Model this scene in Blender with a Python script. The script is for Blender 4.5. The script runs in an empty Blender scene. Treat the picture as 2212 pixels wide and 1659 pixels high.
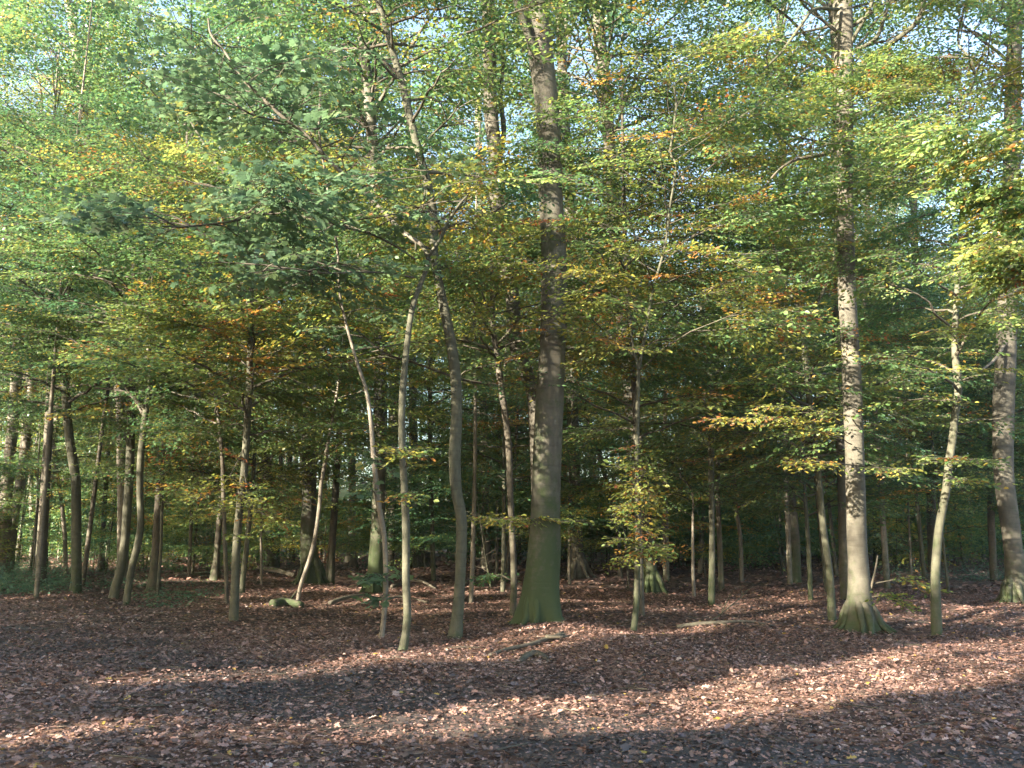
import bpy, math, random
import numpy as np
R_ = math.radians
rng = np.random.default_rng(11)
random.seed(11)
S = bpy.context.scene
COL = S.collection

# ------------------------------------------------------------------ camera
PW, PH, FPX = 2212.0, 1659.0, 1916.0          # reading scale of the photograph
CAMZ, HORIZ = 1.6, 1150.0
TH = math.atan((HORIZ - PH / 2) / FPX)
cam = bpy.data.cameras.new("camera")
cam.sensor_fit = 'HORIZONTAL'
cam.sensor_width = 36.0
cam.lens = 36.0 * FPX / PW
cam.clip_end = 2000.0
camo = bpy.data.objects.new("camera", cam)
COL.objects.link(camo)
camo.location = (0, 0, CAMZ)
camo.rotation_euler = (math.pi / 2 + TH, 0, 0)
S.camera = camo

# ------------------------------------------------------------------ light
SUN_AZ = (-0.78, -0.626)                       # horizontal direction towards the sun (behind, left)
SUN_EL = R_(21)
n_ = math.hypot(*SUN_AZ)
SUNV = np.array([SUN_AZ[0] / n_ * math.cos(SUN_EL), SUN_AZ[1] / n_ * math.cos(SUN_EL), math.sin(SUN_EL)])
world = bpy.data.worlds.new("World")
S.world = world
world.use_nodes = True
wn = world.node_tree.nodes
bg = wn["Background"]
sky = wn.new("ShaderNodeTexSky")
sky.sky_type = 'NISHITA'
sky.sun_disc = False
sky.sun_elevation = SUN_EL
sky.sun_rotation = math.atan2(SUNV[0], SUNV[1])
sky.air_density = 1.0
sky.dust_density = 2.0
bg.inputs[1].default_value = 0.066
world.node_tree.links.new(sky.outputs[0], bg.inputs[0])
sl = bpy.data.lights.new("sun", 'SUN')
sl.energy = 5.0
sl.angle = R_(0.53)
sl.color = (1.0, 0.89, 0.73)
so = bpy.data.objects.new("sun", sl)
COL.objects.link(so)
from mathutils import Vector, Quaternion
so.rotation_euler = Vector(SUNV).to_track_quat('Z', 'Y').to_euler()
S.view_settings.view_transform = 'Standard'
S.view_settings.look = 'None'
S.view_settings.gamma = 1.0
S.view_settings.exposure = 3.5
S.cycles.max_bounces = 8
S.cycles.diffuse_bounces = 5
S.cycles.transmission_bounces = 4
S.cycles.glossy_bounces = 2
S.cycles.volume_bounces = 0
S.cycles.caustics_reflective = False
S.cycles.caustics_refractive = False

# ------------------------------------------------------------------ geometry of the view
CT, ST = math.cos(TH), math.sin(TH)

def at(px, py, Y):
    dx, dy = (px - PW / 2) / FPX, (PH / 2 - py) / FPX
    d = np.array([dx, CT - dy * ST, ST + dy * CT])
    return np.array([0, 0, CAMZ]) + d * (Y / d[1])

def depth_of(py):
    dy = (PH / 2 - py) / FPX
    return -CAMZ / (ST + dy * CT) * (CT - dy * ST)

def project(p):
    x, y, z = p[0], p[1], p[2] - CAMZ
    f = y * CT + z * ST
    if f < 0.1:
        return (-9e3, -9e3)
    u = -y * ST + z * CT
    return (PW / 2 + FPX * x / f, PH / 2 - FPX * u / f)

def ground_z(x, y):
    return (0.05 * np.sin(x * 0.55 + 0.7) * np.sin(y * 0.43 + 1.0) + 0.035 * np.sin(x * 1.7 + y * 0.9)
            + 0.02 * np.sin(x * 3.1 - y * 2.3 + 0.5) + 0.10 * np.exp(-((x - 0.35) ** 2 + (y - 14.0) ** 2) / 1.6)
            + 3.5 * np.clip((np.hypot(x, y) - 70) / 60.0, 0, 1) ** 2)

# ------------------------------------------------------------------ materials
def new_mat(name):
    m = bpy.data.materials.new(name)
    m.use_nodes = True
    nt = m.node_tree
    for n in list(nt.nodes):
        nt.nodes.remove(n)
    return m, nt, nt.nodes, nt.links

def ramp(nodes, stops):
    r = nodes.new("ShaderNodeValToRGB")
    e = r.color_ramp.elements
    while len(e) < len(stops):
        e.new(0.5)
    for k, (p, c) in enumerate(stops):
        e[k].position = p
        e[k].color = (*c, 1)
    return r

def leaf_mat(name, stops, trans=1.1, rough=0.4, spec=0.05):
    m, nt, N, L = new_mat(name)
    out = N.new("ShaderNodeOutputMaterial")
    a = N.new("ShaderNodeAttribute"); a.attribute_name = "hue"
    r = ramp(N, stops)
    L.new(a.outputs["Fac"], r.inputs[0])
    d = N.new("ShaderNodeBsdfDiffuse")
    t = N.new("ShaderNodeBsdfTranslucent")
    hs = N.new("ShaderNodeHueSaturation")
    hs.inputs["Saturation"].default_value = 1.05
    hs.inputs["Value"].default_value = 1.35
    hs.inputs["Hue"].default_value = 0.495
    L.new(r.outputs[0], d.inputs[0]); L.new(r.outputs[0], hs.inputs["Color"]); L.new(hs.outputs[0], t.inputs[0])
    hs.inputs["Value"].default_value = trans
    mx = N.new("ShaderNodeAddShader")                  # a leaf both reflects and passes light
    L.new(d.outputs[0], mx.inputs[0]); L.new(t.outputs[0], mx.inputs[1])
    g = N.new("ShaderNodeBsdfGlossy"); g.inputs["Roughness"].default_value = rough
    g.inputs[0].default_value = (1, 1, 1, 1)
    mx2 = N.new("ShaderNodeMixShader"); mx2.inputs[0].default_value = spec
    L.new(mx.outputs[0], mx2.inputs[1]); L.new(g.outputs[0], mx2.inputs[2])
    L.new(mx2.outputs[0], out.inputs[0])
    return m

BEECH = leaf_mat("beech_leaf", [(0.0, (0.036, 0.085, 0.042)), (0.3, (0.066, 0.118, 0.038)), (0.52, (0.135, 0.160, 0.040)),
                                (0.7, (0.22, 0.19, 0.035)), (0.85, (0.25, 0.13, 0.035)), (1.0, (0.17, 0.062, 0.025))])
MAPLE = leaf_mat("maple_leaf", [(0.0, (0.055, 0.10, 0.058)), (0.5, (0.095, 0.145, 0.066)), (0.8, (0.13, 0.17, 0.06)),
                                (1.0, (0.25, 0.20, 0.05))], trans=1.0, spec=0.06)
LITTER = leaf_mat("fallen_leaf", [(0.0, (0.045, 0.030, 0.024)), (0.3, (0.13, 0.076, 0.060)), (0.55, (0.25, 0.133, 0.098)),
                                  (0.75, (0.37, 0.235, 0.185)), (0.9, (0.43, 0.335, 0.285)), (1.0, (0.38, 0.25, 0.05))], trans=0.12, rough=0.5, spec=0.08)
GRASSM = leaf_mat("bramble_leaf", [(0.0, (0.052, 0.10, 0.066)), (0.5, (0.085, 0.14, 0.08)), (1.0, (0.13, 0.16, 0.06))], trans=0.9)

def bark_mat(name, c1, c2, lichen, moss_c=(0.040, 0.058, 0.018), scale=1.0, bump=0.3):
    m, nt, N, L = new_mat(name)
    out = N.new("ShaderNodeOutputMaterial")
    p = N.new("ShaderNodeBsdfPrincipled")
    p.inputs["Roughness"].default_value = 0.85
    tc = N.new("ShaderNodeTexCoord")
    mp = N.new("ShaderNodeMapping"); mp.inputs["Scale"].default_value = (scale, scale, scale * 0.35)
    L.new(tc.outputs["Object"], mp.inputs[0])
    n1 = N.new("ShaderNodeTexNoise"); n1.inputs["Scale"].default_value = 7; n1.inputs["Detail"].default_value = 8; n1.inputs["Roughness"].default_value = 0.7
    L.new(mp.outputs[0], n1.inputs["Vector"])
    r1 = ramp(N, [(0.3, c1), (0.7, c2)])
    L.new(n1.outputs["Fac"], r1.inputs[0])
    # horizontal wrinkles and lichen patches
    mp2 = N.new("ShaderNodeMapping"); mp2.inputs["Scale"].default_value = (1.5, 1.5, 9)
    L.new(tc.outputs["Object"], mp2.inputs[0])
    n2 = N.new("ShaderNodeTexNoise"); n2.inputs["Scale"].default_value = 2.4; n2.inputs["Detail"].default_value = 6
    L.new(mp2.outputs[0], n2.inputs["Vector"])
    n3 = N.new("ShaderNodeTexNoise"); n3.inputs["Scale"].default_value = 5.5; n3.inputs["Detail"].default_value = 7; n3.inputs["Roughness"].default_value = 0.75
    L.new(tc.outputs["Object"], n3.inputs["Vector"])
    r3 = ramp(N, [(0.45, (0, 0, 0)), (0.72, (1, 1, 1))])
    L.new(n3.outputs["Fac"], r3.inputs[0])
    mxl = N.new("ShaderNodeMixRGB"); mxl.inputs[2].default_value = (*lichen, 1)
    ml = N.new("ShaderNodeMath"); ml.operation = 'MULTIPLY'; ml.inputs[1].default_value = 0.3
    L.new(r3.outputs[0], ml.inputs[0]); L.new(ml.outputs[0], mxl.inputs[0]); L.new(r1.outputs[0], mxl.inputs[1])
    mxw = N.new("ShaderNodeMixRGB"); mxw.blend_type = 'MULTIPLY'
    r2 = ramp(N, [(0.34, (0.55, 0.52, 0.5)), (0.46, (1, 1, 1))])
    L.new(n2.outputs["Fac"], r2.inputs[0]); mxw.inputs[0].default_value = 0.45
    L.new(mxl.outputs[0], mxw.inputs[1]); L.new(r2.outputs[0], mxw.inputs[2])
    a = N.new("ShaderNodeAttribute"); a.attribute_name = "moss"
    ad = N.new("ShaderNodeMath"); ad.operation = 'ADD'
    n4 = N.new("ShaderNodeTexNoise"); n4.inputs["Scale"].default_value = 6; n4.inputs["Detail"].default_value = 9; n4.inputs["Roughness"].default_value = 0.7
    L.new(tc.outputs["Object"], n4.inputs["Vector"])
    L.new(a.outputs["Fac"], ad.inputs[0]); L.new(n4.outputs["Fac"], ad.inputs[1])
    rm = ramp(N, [(0.70, (0, 0, 0)), (0.96, (1, 1, 1))])
    L.new(ad.outputs[0], rm.inputs[0])
    mxm = N.new("ShaderNodeMixRGB"); mxm.inputs[2].default_value = (*moss_c, 1)
    L.new(rm.outputs[0], mxm.inputs[0]); L.new(mxw.outputs[0], mxm.inputs[1])
    L.new(mxm.outputs[0], p.inputs["Base Color"])
    bp = N.new("ShaderNodeBump"); bp.inputs["Strength"].default_value = bump; bp.inputs["Distance"].default_value = 0.03
    sm = N.new("ShaderNodeMath"); sm.operation = 'ADD'
    L.new(n1.outputs["Fac"], sm.inputs[0]); L.new(n2.outputs["Fac"], sm.inputs[1])
    L.new(sm.outputs[0], bp.inputs["Height"]); L.new(bp.outputs[0], p.inputs["Normal"])
    L.new(p.outputs[0], out.inputs[0])
    return m

BARK = {
    'beech': bark_mat("beech_bark", (0.058, 0.051, 0.037), (0.108, 0.098, 0.072), (0.18, 0.172, 0.125)),
    'slim': bark_mat("young_bark", (0.046, 0.045, 0.028), (0.102, 0.098, 0.062), (0.12, 0.13, 0.075), scale=2.0),
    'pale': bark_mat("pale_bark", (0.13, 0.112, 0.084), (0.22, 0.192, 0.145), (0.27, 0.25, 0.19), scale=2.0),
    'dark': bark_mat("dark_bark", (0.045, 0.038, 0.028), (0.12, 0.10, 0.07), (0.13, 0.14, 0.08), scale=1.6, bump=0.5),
}

def ground_mat():
    m, nt, N, L = new_mat("forest_floor")
    out = N.new("ShaderNodeOutputMaterial")
    p = N.new("ShaderNodeBsdfPrincipled"); p.inputs["Roughness"].default_value = 0.9
    tc = N.new("ShaderNodeTexCoord")
    nz = N.new("ShaderNodeTexNoise"); nz.inputs["Scale"].default_value = 14; nz.inputs["Detail"].default_value = 3
    L.new(tc.outputs["Object"], nz.inputs["Vector"])
    mv = N.new("ShaderNodeMixRGB"); mv.inputs[0].default_value = 0.06
    L.new(tc.outputs["Object"], mv.inputs[1]); L.new(nz.outputs["Color"], mv.inputs[2])
    v = N.new("ShaderNodeTexVoronoi"); v.inputs["Scale"].default_value = 13
    L.new(mv.outputs[0], v.inputs["Vector"])
    sp = N.new("ShaderNodeSeparateColor")
    L.new(v.outputs["Color"], sp.inputs[0])
    r = ramp(N, [(0.0, (0.030, 0.019, 0.013)), (0.35, (0.075, 0.040, 0.025)), (0.6, (0.14, 0.068, 0.04)), (0.85, (0.21, 0.12, 0.075)), (1.0, (0.27, 0.19, 0.13))])
    L.new(sp.outputs[0], r.inputs[0])
    n2 = N.new("ShaderNodeTexNoise"); n2.inputs["Scale"].default_value = 0.5; n2.inputs["Detail"].default_value = 5
    L.new(tc.outputs["Object"], n2.inputs["Vector"])
    r2 = ramp(N, [(0.35, (0.6, 0.6, 0.6)), (0.65, (1.1, 1.1, 1.1))])
    L.new(n2.outputs["Fac"], r2.inputs[0])
    mu = N.new("ShaderNodeMixRGB"); mu.blend_type = 'MULTIPLY'; mu.inputs[0].default_value = 1
    L.new(r.outputs[0], mu.inputs[1]); L.new(r2.outputs[0], mu.inputs[2])
    L.new(mu.outputs[0], p.inputs["Base Color"])
    bp = N.new("ShaderNodeBump"); bp.inputs["Strength"].default_value = 0.7; bp.inputs["Distance"].default_value = 0.03
    L.new(sp.outputs[1], bp.inputs["Height"]); L.new(bp.outputs[0], p.inputs["Normal"])
    L.new(p.outputs[0], out.inputs[0])
    return m

def mud_mat():
    m, nt, N, L = new_mat("path_mud")
    out = N.new("ShaderNodeOutputMaterial")
    p = N.new("ShaderNodeBsdfPrincipled"); p.inputs["Roughness"].default_value = 0.75
    tc = N.new("ShaderNodeTexCoord")
    n = N.new("ShaderNodeTexNoise"); n.inputs["Scale"].default_value = 6; n.inputs["Detail"].default_value = 9; n.inputs["Roughness"].default_value = 0.75
    L.new(tc.outputs["Object"], n.inputs["Vector"])
    r = ramp(N, [(0.3, (0.035, 0.028, 0.023)), (0.55, (0.070, 0.055, 0.046)), (0.75, (0.115, 0.092, 0.077))])
    L.new(n.outputs["Fac"], r.inputs[0]); L.new(r.outputs[0], p.inputs["Base Color"])
    bp = N.new("ShaderNodeBump"); bp.inputs["Strength"].default_value = 0.8; bp.inputs["Distance"].default_value = 0.04
    L.new(n.outputs["Fac"], bp.inputs["Height"]); L.new(bp.outputs[0], p.inputs["Normal"])
    L.new(p.outputs[0], out.inputs[0])
    return m

# ------------------------------------------------------------------ mesh accumulation (all quads)
class MB:
    def __init__(s):
        s.v, s.q, s.a, s.m, s.n = [], [], [], [], 0
    def add(s, v, q, attr, mi=0):
        v = np.asarray(v, np.float32).reshape(-1, 3)
        q = np.asarray(q, np.int64).reshape(-1, 4)
        s.v.append(v); s.q.append(q + s.n)
        s.a.append(np.broadcast_to(np.asarray(attr, np.float32), (len(v),)))
        s.m.append(np.full(len(q), mi, np.int32)); s.n += len(v)
    def mesh(s, name, mats, origin=(0, 0, 0), smooth=True, attr='hue'):
        me = bpy.data.meshes.new(name)
        if not s.v:
            return me
        v = np.concatenate(s.v) - np.asarray(origin, np.float32)
        q = np.concatenate(s.q).astype(np.int32)
        me.vertices.add(len(v)); me.vertices.foreach_set("co", v.ravel())
        me.loops.add(len(q) * 4); me.loops.foreach_set("vertex_index", q.ravel())
        me.polygons.add(len(q))
        me.polygons.foreach_set("loop_start", np.arange(len(q), dtype=np.int32) * 4)
        me.polygons.foreach_set("material_index", np.concatenate(s.m))
        me.polygons.foreach_set("use_smooth", np.full(len(q), smooth))
        for m in mats:
            me.materials.append(m)
        at_ = me.attributes.new(attr, 'FLOAT', 'POINT')
        at_.data.foreach_set("value", np.concatenate(s.a).astype(np.float32))
        me.update(calc_edges=True)
        return me

def link(name, me, parent=None, loc=None):
    o = bpy.data.objects.new(name, me)
    COL.objects.link(o)
    if parent is not None:
        o.parent = parent
    if loc is not None:
        o.location = tuple(loc)
    return o

def tag(o, label=None, cat=None, group=None, kind=None):
    for k, val in (("label", label), ("category", cat), ("group", group), ("kind", kind)):
        if val:
            o[k] = val
    return o

def smooth_path(P, n):
    P = np.asarray(P, float)
    if len(P) < 3:
        t = np.linspace(0, 1, n)[:, None]
        return P[0] * (1 - t) + P[-1] * t
    E = np.vstack([2 * P[0] - P[1], P, 2 * P[-1] - P[-2]])
    seg = len(P) - 1
    d = np.concatenate([[0], np.cumsum(np.linalg.norm(np.diff(P[:, :3], axis=0), axis=1) + 1e-6)])
    u = np.interp(np.linspace(0, d[-1], n), d, np.arange(seg + 1))
    i = np.minimum(u.astype(int), seg - 1)
    f = (u - i)[:, None]
    a, b, c, e = E[i], E[i + 1], E[i + 2], E[i + 3]
    return 0.5 * (2 * b + (c - a) * f + (2 * a - 5 * b + 4 * c - e) * f ** 2 + (3 * b - a - 3 * c + e) * f ** 3)

def tube(P, r, sides=8, lump=0.0, flare=None, cap=False):
    """verts, quads of a tube through P with radii r; flare = (amount, height, lobes, phase)"""
    P = np.asarray(P, float); r = np.asarray(r, float)
    n = len(P)
    T = np.gradient(P, axis=0)
    T /= np.linalg.norm(T, axis=1)[:, None] + 1e-9
    D = P[-1] - P[0]
    ref = np.eye(3)[np.argmin(np.abs(D / (np.linalg.norm(D) + 1e-9)))]
    U = np.cross(T, ref); U /= np.linalg.norm(U, axis=1)[:, None] + 1e-9
    V = np.cross(T, U)
    A = np.arange(sides) * 2 * math.pi / sides
    rr = np.repeat(r[:, None], sides, 1)
    if lump:
        s = np.arange(n)[:, None] * 0.5
        k = rng.uniform(0, 6.28, 6)
        rr = rr * (1 + lump * (np.sin(2 * A + s * 0.35 + k[0]) + 0.7 * np.sin(3 * A - s * 0.5 + k[1]) + 0.5 * np.sin(s * 0.9 + k[2])
                               + 0.5 * np.sin(5 * A + s * 1.1 + k[3]) * np.sin(s * 0.6 + k[4])))
    if flare:
        am, h, lob, ph = flare
        z = np.maximum(P[:, 2] - P[0, 2], 0)
        e = np.exp(-z / h)[:, None]
        e2 = np.exp(-z / (h * 0.45))[:, None]
        lobes = np.abs(np.cos(lob * 0.5 * A + ph)) ** 2.0 + 0.35 * np.cos(A * 2 + ph * 2)
        rr = rr * (1 + am * e * 0.55 + am * 1.25 * e2 * lobes)
    W = P[:, None, :] + rr[:, :, None] * (np.cos(A)[None, :, None] * U[:, None, :] + np.sin(A)[None, :, None] * V[:, None, :])
    v = W.reshape(-1, 3)
    i, j = np.meshgrid(np.arange(n - 1), np.arange(sides), indexing='ij')
    j2 = (j + 1) % sides
    q = np.stack([i * sides + j, i * sides + j2, (i + 1) * sides + j2, (i + 1) * sides + j], -1).reshape(-1, 4)
    return v, q

# ------------------------------------------------------------------ leaves and sprays
def leaf_shape(kind):
    if kind == 'kite':
        return np.array([[0, 0, 0], [0.42, -0.29, 0.05], [1, 0, -0.07], [0.42, 0.29, 0.05]]), np.array([[0, 1, 2, 3]])
    if kind == 'oval':
        return (np.array([[0, 0, 0], [0.28, -0.25, 0.05], [0.68, -0.24, 0.03], [1, 0, -0.10], [0.68, 0.24, 0.03], [0.28, 0.25, 0.05]]),
                np.array([[0, 1, 2, 3], [0, 3, 4, 5]]))
    if kind == 'maple':
        v, q = [], []
        for k, (a, L_, w) in enumerate(((-98, 0.50, 24.5), (-49, 0.76, 24.5), (0, 0.90, 24.5), (49, 0.76, 24.5), (98, 0.50, 24.5))):
            c = np.array([0.12, 0, 0.0])
            def pt(ang, l, z):
                return c + np.array([math.cos(R_(ang)) * l, math.sin(R_(ang)) * l, z])
            v += [c, pt(a - w, L_ * 0.74, 0.0), pt(a, L_, -0.13 * L_), pt(a + w, L_ * 0.74, 0.0)]
            q.append([4 * k, 4 * k + 1, 4 * k + 2, 4 * k + 3])
        return np.array(v, float), np.array(q)

SHAPES = {k: leaf_shape(k) for k in ('kite', 'oval', 'maple')}

def place_leaves(shape, pos, d, nrm, size):
    lv, lq = SHAPES[shape]
    d = d / (np.linalg.norm(d, axis=1)[:, None] + 1e-9)
    s = np.cross(nrm, d); s /= np.linalg.norm(s, axis=1)[:, None] + 1e-9
    u = np.cross(d, s)
    return pos[:, None, :] + size[:, None, None] * (lv[None, :, 0:1] * d[:, None] + lv[None, :, 1:2] * s[:, None] + lv[None, :, 2:3] * u[:, None])

def make_spray(shape, L, leaf, step, tw_step, tw_len, tilt, droop, rs):
    """a fan of twigs lying roughly in the xy plane along +x; returns leaf verts (N,V,3) and twig verts/quads"""
    pos, d, tw = [], [], []
    wob = rs.normal(0, 0.12)
    def axis(t):
        return np.array([t * L, wob * L * t * t, -droop * L * t * t + rs.normal(0, 0.003)])
    tw.append(([axis(t) for t in np.linspace(0, 1, 5)], 0.006, 0.002))
    side, t = 1, 0.10
    while t < 1.0:
        b = axis(t)
        ln = tw_len * L * (1 - 0.65 * t) * rs.uniform(0.6, 1.2)
        ang = side * R_(rs.uniform(38, 62))
        dv = np.array([math.cos(ang), math.sin(ang), rs.normal(0, 0.10)])
        e = b + dv * ln + np.array([0, 0, -droop * ln * 0.6])
        tw.append(([b, (b + e) / 2 + np.array([0, 0, 0.01]), e], 0.003, 0.0012))
        m = max(1, int(ln / step))
        for k in range(m + 1):
            f = (k + rs.uniform(-0.3, 0.3)) / max(m, 1)
            la = ang + (1 if k % 2 else -1) * R_(rs.uniform(20, 60)) * (0.3 if k == m else 1)
            pos.append(b + (e - b) * np.clip(f, 0, 1))
            d.append([math.cos(la), math.sin(la), rs.normal(-0.18, 0.22)])
        side = -side
        t += tw_step / L * rs.uniform(0.7, 1.3)
    pos = np.array(pos); d = np.array(d)
    n = len(pos)
    nrm = np.stack([rs.normal(0, tilt, n), rs.normal(0, tilt, n), np.ones(n)], 1)
    size = leaf * rs.uniform(0.65, 1.2, n)
    tv, tq, c = [], [], 0
    for P, r0, r1 in tw:
        v, q = tube(P, np.linspace(r0, r1, len(P)), 3)
        tv.append(v); tq.append(q + c); c += len(v)
    return place_leaves(shape, pos, d, nrm, size), np.concatenate(tv), np.concatenate(tq)

rs_ = np.random.default_rng(5)
SPRAYS = {
    'beech': [make_spray('oval', rs_.uniform(0.8, 1.3), 0.080, 0.05, 0.085, 0.6, 0.38, 0.12, rs_) for _ in range(9)],
    'mid': [make_spray('kite', rs_.uniform(0.9, 1.5), 0.092, 0.062, 0.10, 0.65, 0.40, 0.12, rs_) for _ in range(8)],
    'far': [make_spray('kite', rs_.uniform(1.2, 1.9), 0.135, 0.11, 0.17, 0.45, 0.85, 0.2, rs_) for _ in range(8)],
    'canopy': [make_spray('kite', rs_.uniform(1.2, 1.8), 0.115, 0.10, 0.15, 0.5, 0.95, 0.2, rs_) for _ in range(8)],
    'maple': [make_spray('maple', rs_.uniform(0.8, 1.2), 0.125, 0.10, 0.15, 0.5, 0.38, 0.22, rs_) for _ in range(8)],
    'tuft': [make_spray('oval', rs_.uniform(0.28, 0.45), 0.092, 0.07, 0.075, 0.8, 0.45, 0.25, rs_) for _ in range(8)],
    'mtuft': [make_spray('maple', rs_.uniform(0.25, 0.38), 0.13, 0.12, 0.11, 0.5, 0.4, 0.3, rs_) for _ in range(6)],
    'hang': [make_spray('oval', rs_.uniform(0.6, 1.0), 0.100, 0.05, 0.085, 1.1, 0.9, 0.45, rs_) for _ in range(6)],
}
SPRAY_SHAPE = {'beech': 'oval', 'mid': 'kite', 'far': 'kite', 'canopy': 'kite', 'maple': 'maple', 'hang': 'oval', 'tuft': 'oval', 'mtuft': 'maple'}
LEAFM = {'maple': 1, 'mtuft': 1}

def rot_to(az, el, roll):
    ca, sa, ce, se, cr, sr = math.cos(az), math.sin(az), math.cos(el), math.sin(el), math.cos(roll), math.sin(roll)
    x = np.array([ca * ce, sa * ce, se]); y = np.array([-sa, ca, 0.0]); z = np.cross(x, y)
    return np.stack([x, y * cr + z * sr, z * cr - y * sr], 1)

# sunlit spots of the photograph: (px, py, depth, radius); foliage upstream of them leaves a gap in the crowns
LIT, CLEAR, GAPS = [], [], []
def lit(px, py, Y, r):
    LIT.append((*at(px, py, Y), r))
def lit_ground(px, py, r):
    LIT.append((*at(px, py, depth_of(py)), r))

LEAVES = [0]
def blocked(p, pad=0.38, sunpad=True):
    pad = pad if sunpad == 'gap' else 0.05
    """True when a spray at p would fill a gap the photograph shows"""
    A_ = LITA if sunpad == 'gap' else LITA[:NVIEW]
    if sunpad:
        d = p[None, :] - A_[:, :3]
        t = d @ SUNV
        perp = np.linalg.norm(d - t[:, None] * SUNV[None, :], axis=1)
        if np.any((t > 0.8) & (perp < A_[:, 3] + pad)):
            return True
    x, y = project(p)
    for (x0, y0, x1, y1, Y) in CLEAR:
        if x0 < x < x1 and y0 < y < y1 and p[1] < Y:
            return True
    for (cx, cy, rx, ry, pr) in GAPS:
        if ((x - cx) / rx) ** 2 + ((y - cy) / ry) ** 2 < 1 and rng.random() < pr:
            return True
    return False

def put_spray(mb, kind, p, az, el, roll, sc, hue, keep=0.85, twigs=True, jit=0.09, cull=False):
    lv, tv, tq = SPRAYS[kind][rng.integers(len(SPRAYS[kind]))]
    Rm = rot_to(az, el, roll) * sc
    if keep < 1:
        lv = lv[rng.random(len(lv)) < keep]
    n, V = lv.shape[:2]
    if n == 0:
        return
    v = (lv.reshape(-1, 3) @ Rm.T) + p
    if cull:                                   # leave the sunlit gaps open, leaf by leaf
        c = v.reshape(n, V, 3).mean(1)
        d = c[:, None, :] - LITA[None, :, :3]
        t = d @ SUNV
        w = np.sqrt(np.maximum((d * d).sum(2) - t * t, 0))
        ok = ~np.any((t > 0.8) & (w < LITA[None, :, 3] + 0.16), axis=1) | (rng.random(n) < .09)
        v = v.reshape(n, V, 3)[ok].reshape(-1, 3)
        n = int(ok.sum())
        if n == 0:
            return
    LEAVES[0] += n
    q = SHAPES[SPRAY_SHAPE[kind]][1]
    Q = (np.arange(n) * V)[:, None, None] + q[None]
    if rng.random() < .08:
        hue = hue + rng.uniform(.2, .5)
    h = np.clip(hue - 0.03 + rng.normal(0, jit, n) + (rng.random(n) < 0.05) * rng.uniform(0.2, 0.5, n), 0, 1)
    mb.add(v, Q.reshape(-1, 4), np.repeat(h, V), LEAFM.get(kind, 0))
    if twigs:
        mb.add((tv @ Rm.T) + p, tq, 0.0, 2)

def leafy_branch(mb, P, r0, kind, hue, nspray, sc=1.0, start=0.3, keep=0.85, twigs=True, sunpad=True, check=True, spread=55, tiltup=0.0):
    """a branch along P (world points) carrying nspray sprays on its outer part"""
    n = max(5, int(np.linalg.norm(np.diff(P, axis=0), axis=1).sum() / 0.22))
    C = smooth_path(P, min(n, 40))
    C[1:-1] += rng.normal(0, 0.018, C[1:-1].shape)
    rad = np.linspace(r0, max(0.004, r0 * 0.22), len(C))
    v, q = tube(C, rad, 5 if r0 > 0.02 else 4)
    mb.add(v, q, 0.0, 2)
    side = rng.choice([-1, 1])
    for k in range(nspray):
        t = start + (1 - start) * (k + rng.uniform(0.2, 0.9)) / nspray
        i = min(int(t * (len(C) - 1)), len(C) - 2)
        p = C[i] + (C[i + 1] - C[i]) * rng.random()
        d = C[i + 1] - C[i]
        az = math.atan2(d[1], d[0]) + side * R_(rng.uniform(15, spread)) * (0.25 if k == nspray - 1 else 1)
        side = -side
        el = rng.normal(0.02 + tiltup, 0.16)
        fw = np.array([math.cos(az), math.sin(az), 0])
        if check and sunpad != 'gap' and blocked(p + 0.45 * sc * fw, sunpad=sunpad):
            continue
        put_spray(mb, kind, p, az, el, rng.normal(0, 0.22), sc * rng.uniform(0.75, 1.2), hue + rng.normal(0, 0.06), keep, twigs, cull=sunpad == 'gap')

DENS = {'mid': (2.6, 1.9), 'beech': (2.5, 2.0), 'far': (3.0, 2.1), 'canopy': (3.6, 2.2), 'maple': (1.8, 1.4), 'hang': (1, 1)}

def crown(mb, C, rad, zlo, zhi, nb, reach, kind, hue, nsp, sc=1.0, rise=0.25, shape='young', keep=0.85, twigs=True, check=True, huevar=0.10, sunpad=True):
    """branches up the stem C between heights zlo and zhi"""
    zs = C[:, 2]
    az = rng.uniform(0, 6.28)
    fb, fs = DENS[kind]
    nb, nsp = int(nb * fb), nsp * fs
    for k in range(nb):
        f = (k + rng.uniform(0, 0.9)) / nb
        z = zlo + (zhi - zlo) * f
        i = int(np.clip(np.searchsorted(zs, z), 1, len(zs) - 1))
        p = C[i]
        az += 2.4 + rng.normal(0, 0.35)
        if shape == 'young':
            Lb = reach * (0.55 + 0.8 * math.sin(math.pi * (0.15 + 0.75 * f))) * rng.choice([.45, .8, 1.0, 1.35]) * rng.uniform(.85, 1.1)
        else:
            Lb = reach * (0.45 + 0.9 * math.sin(math.pi * min(1, 0.18 + 0.8 * f))) * rng.uniform(0.6, 1.15) * 0.8
        up = rise * rng.uniform(0.3, 1.6) * (1 + (f if shape == 'big' else 0.4 * f))
        a2 = az + rng.normal(0, 0.25)
        e1 = p + Lb * 0.5 * np.array([math.cos(az), math.sin(az), up * 1.2])
        e2 = e1 + Lb * 0.5 * np.array([math.cos(a2), math.sin(a2), up * (0.25 if shape == 'young' else 0.8)])
        leafy_branch(mb, [p, e1, e2], min(rad[i] * 0.5, (0.012 + 0.012 * Lb) * (.55 if sunpad == 'gap' else 1)), kind, hue + rng.normal(0, huevar), max(2, int(nsp * rng.uniform(0.7, 1.3))), sc,
                     start=0.42 if Lb > 1.2 else .25, keep=keep, twigs=twigs, check=check, sunpad=sunpad)

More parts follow.
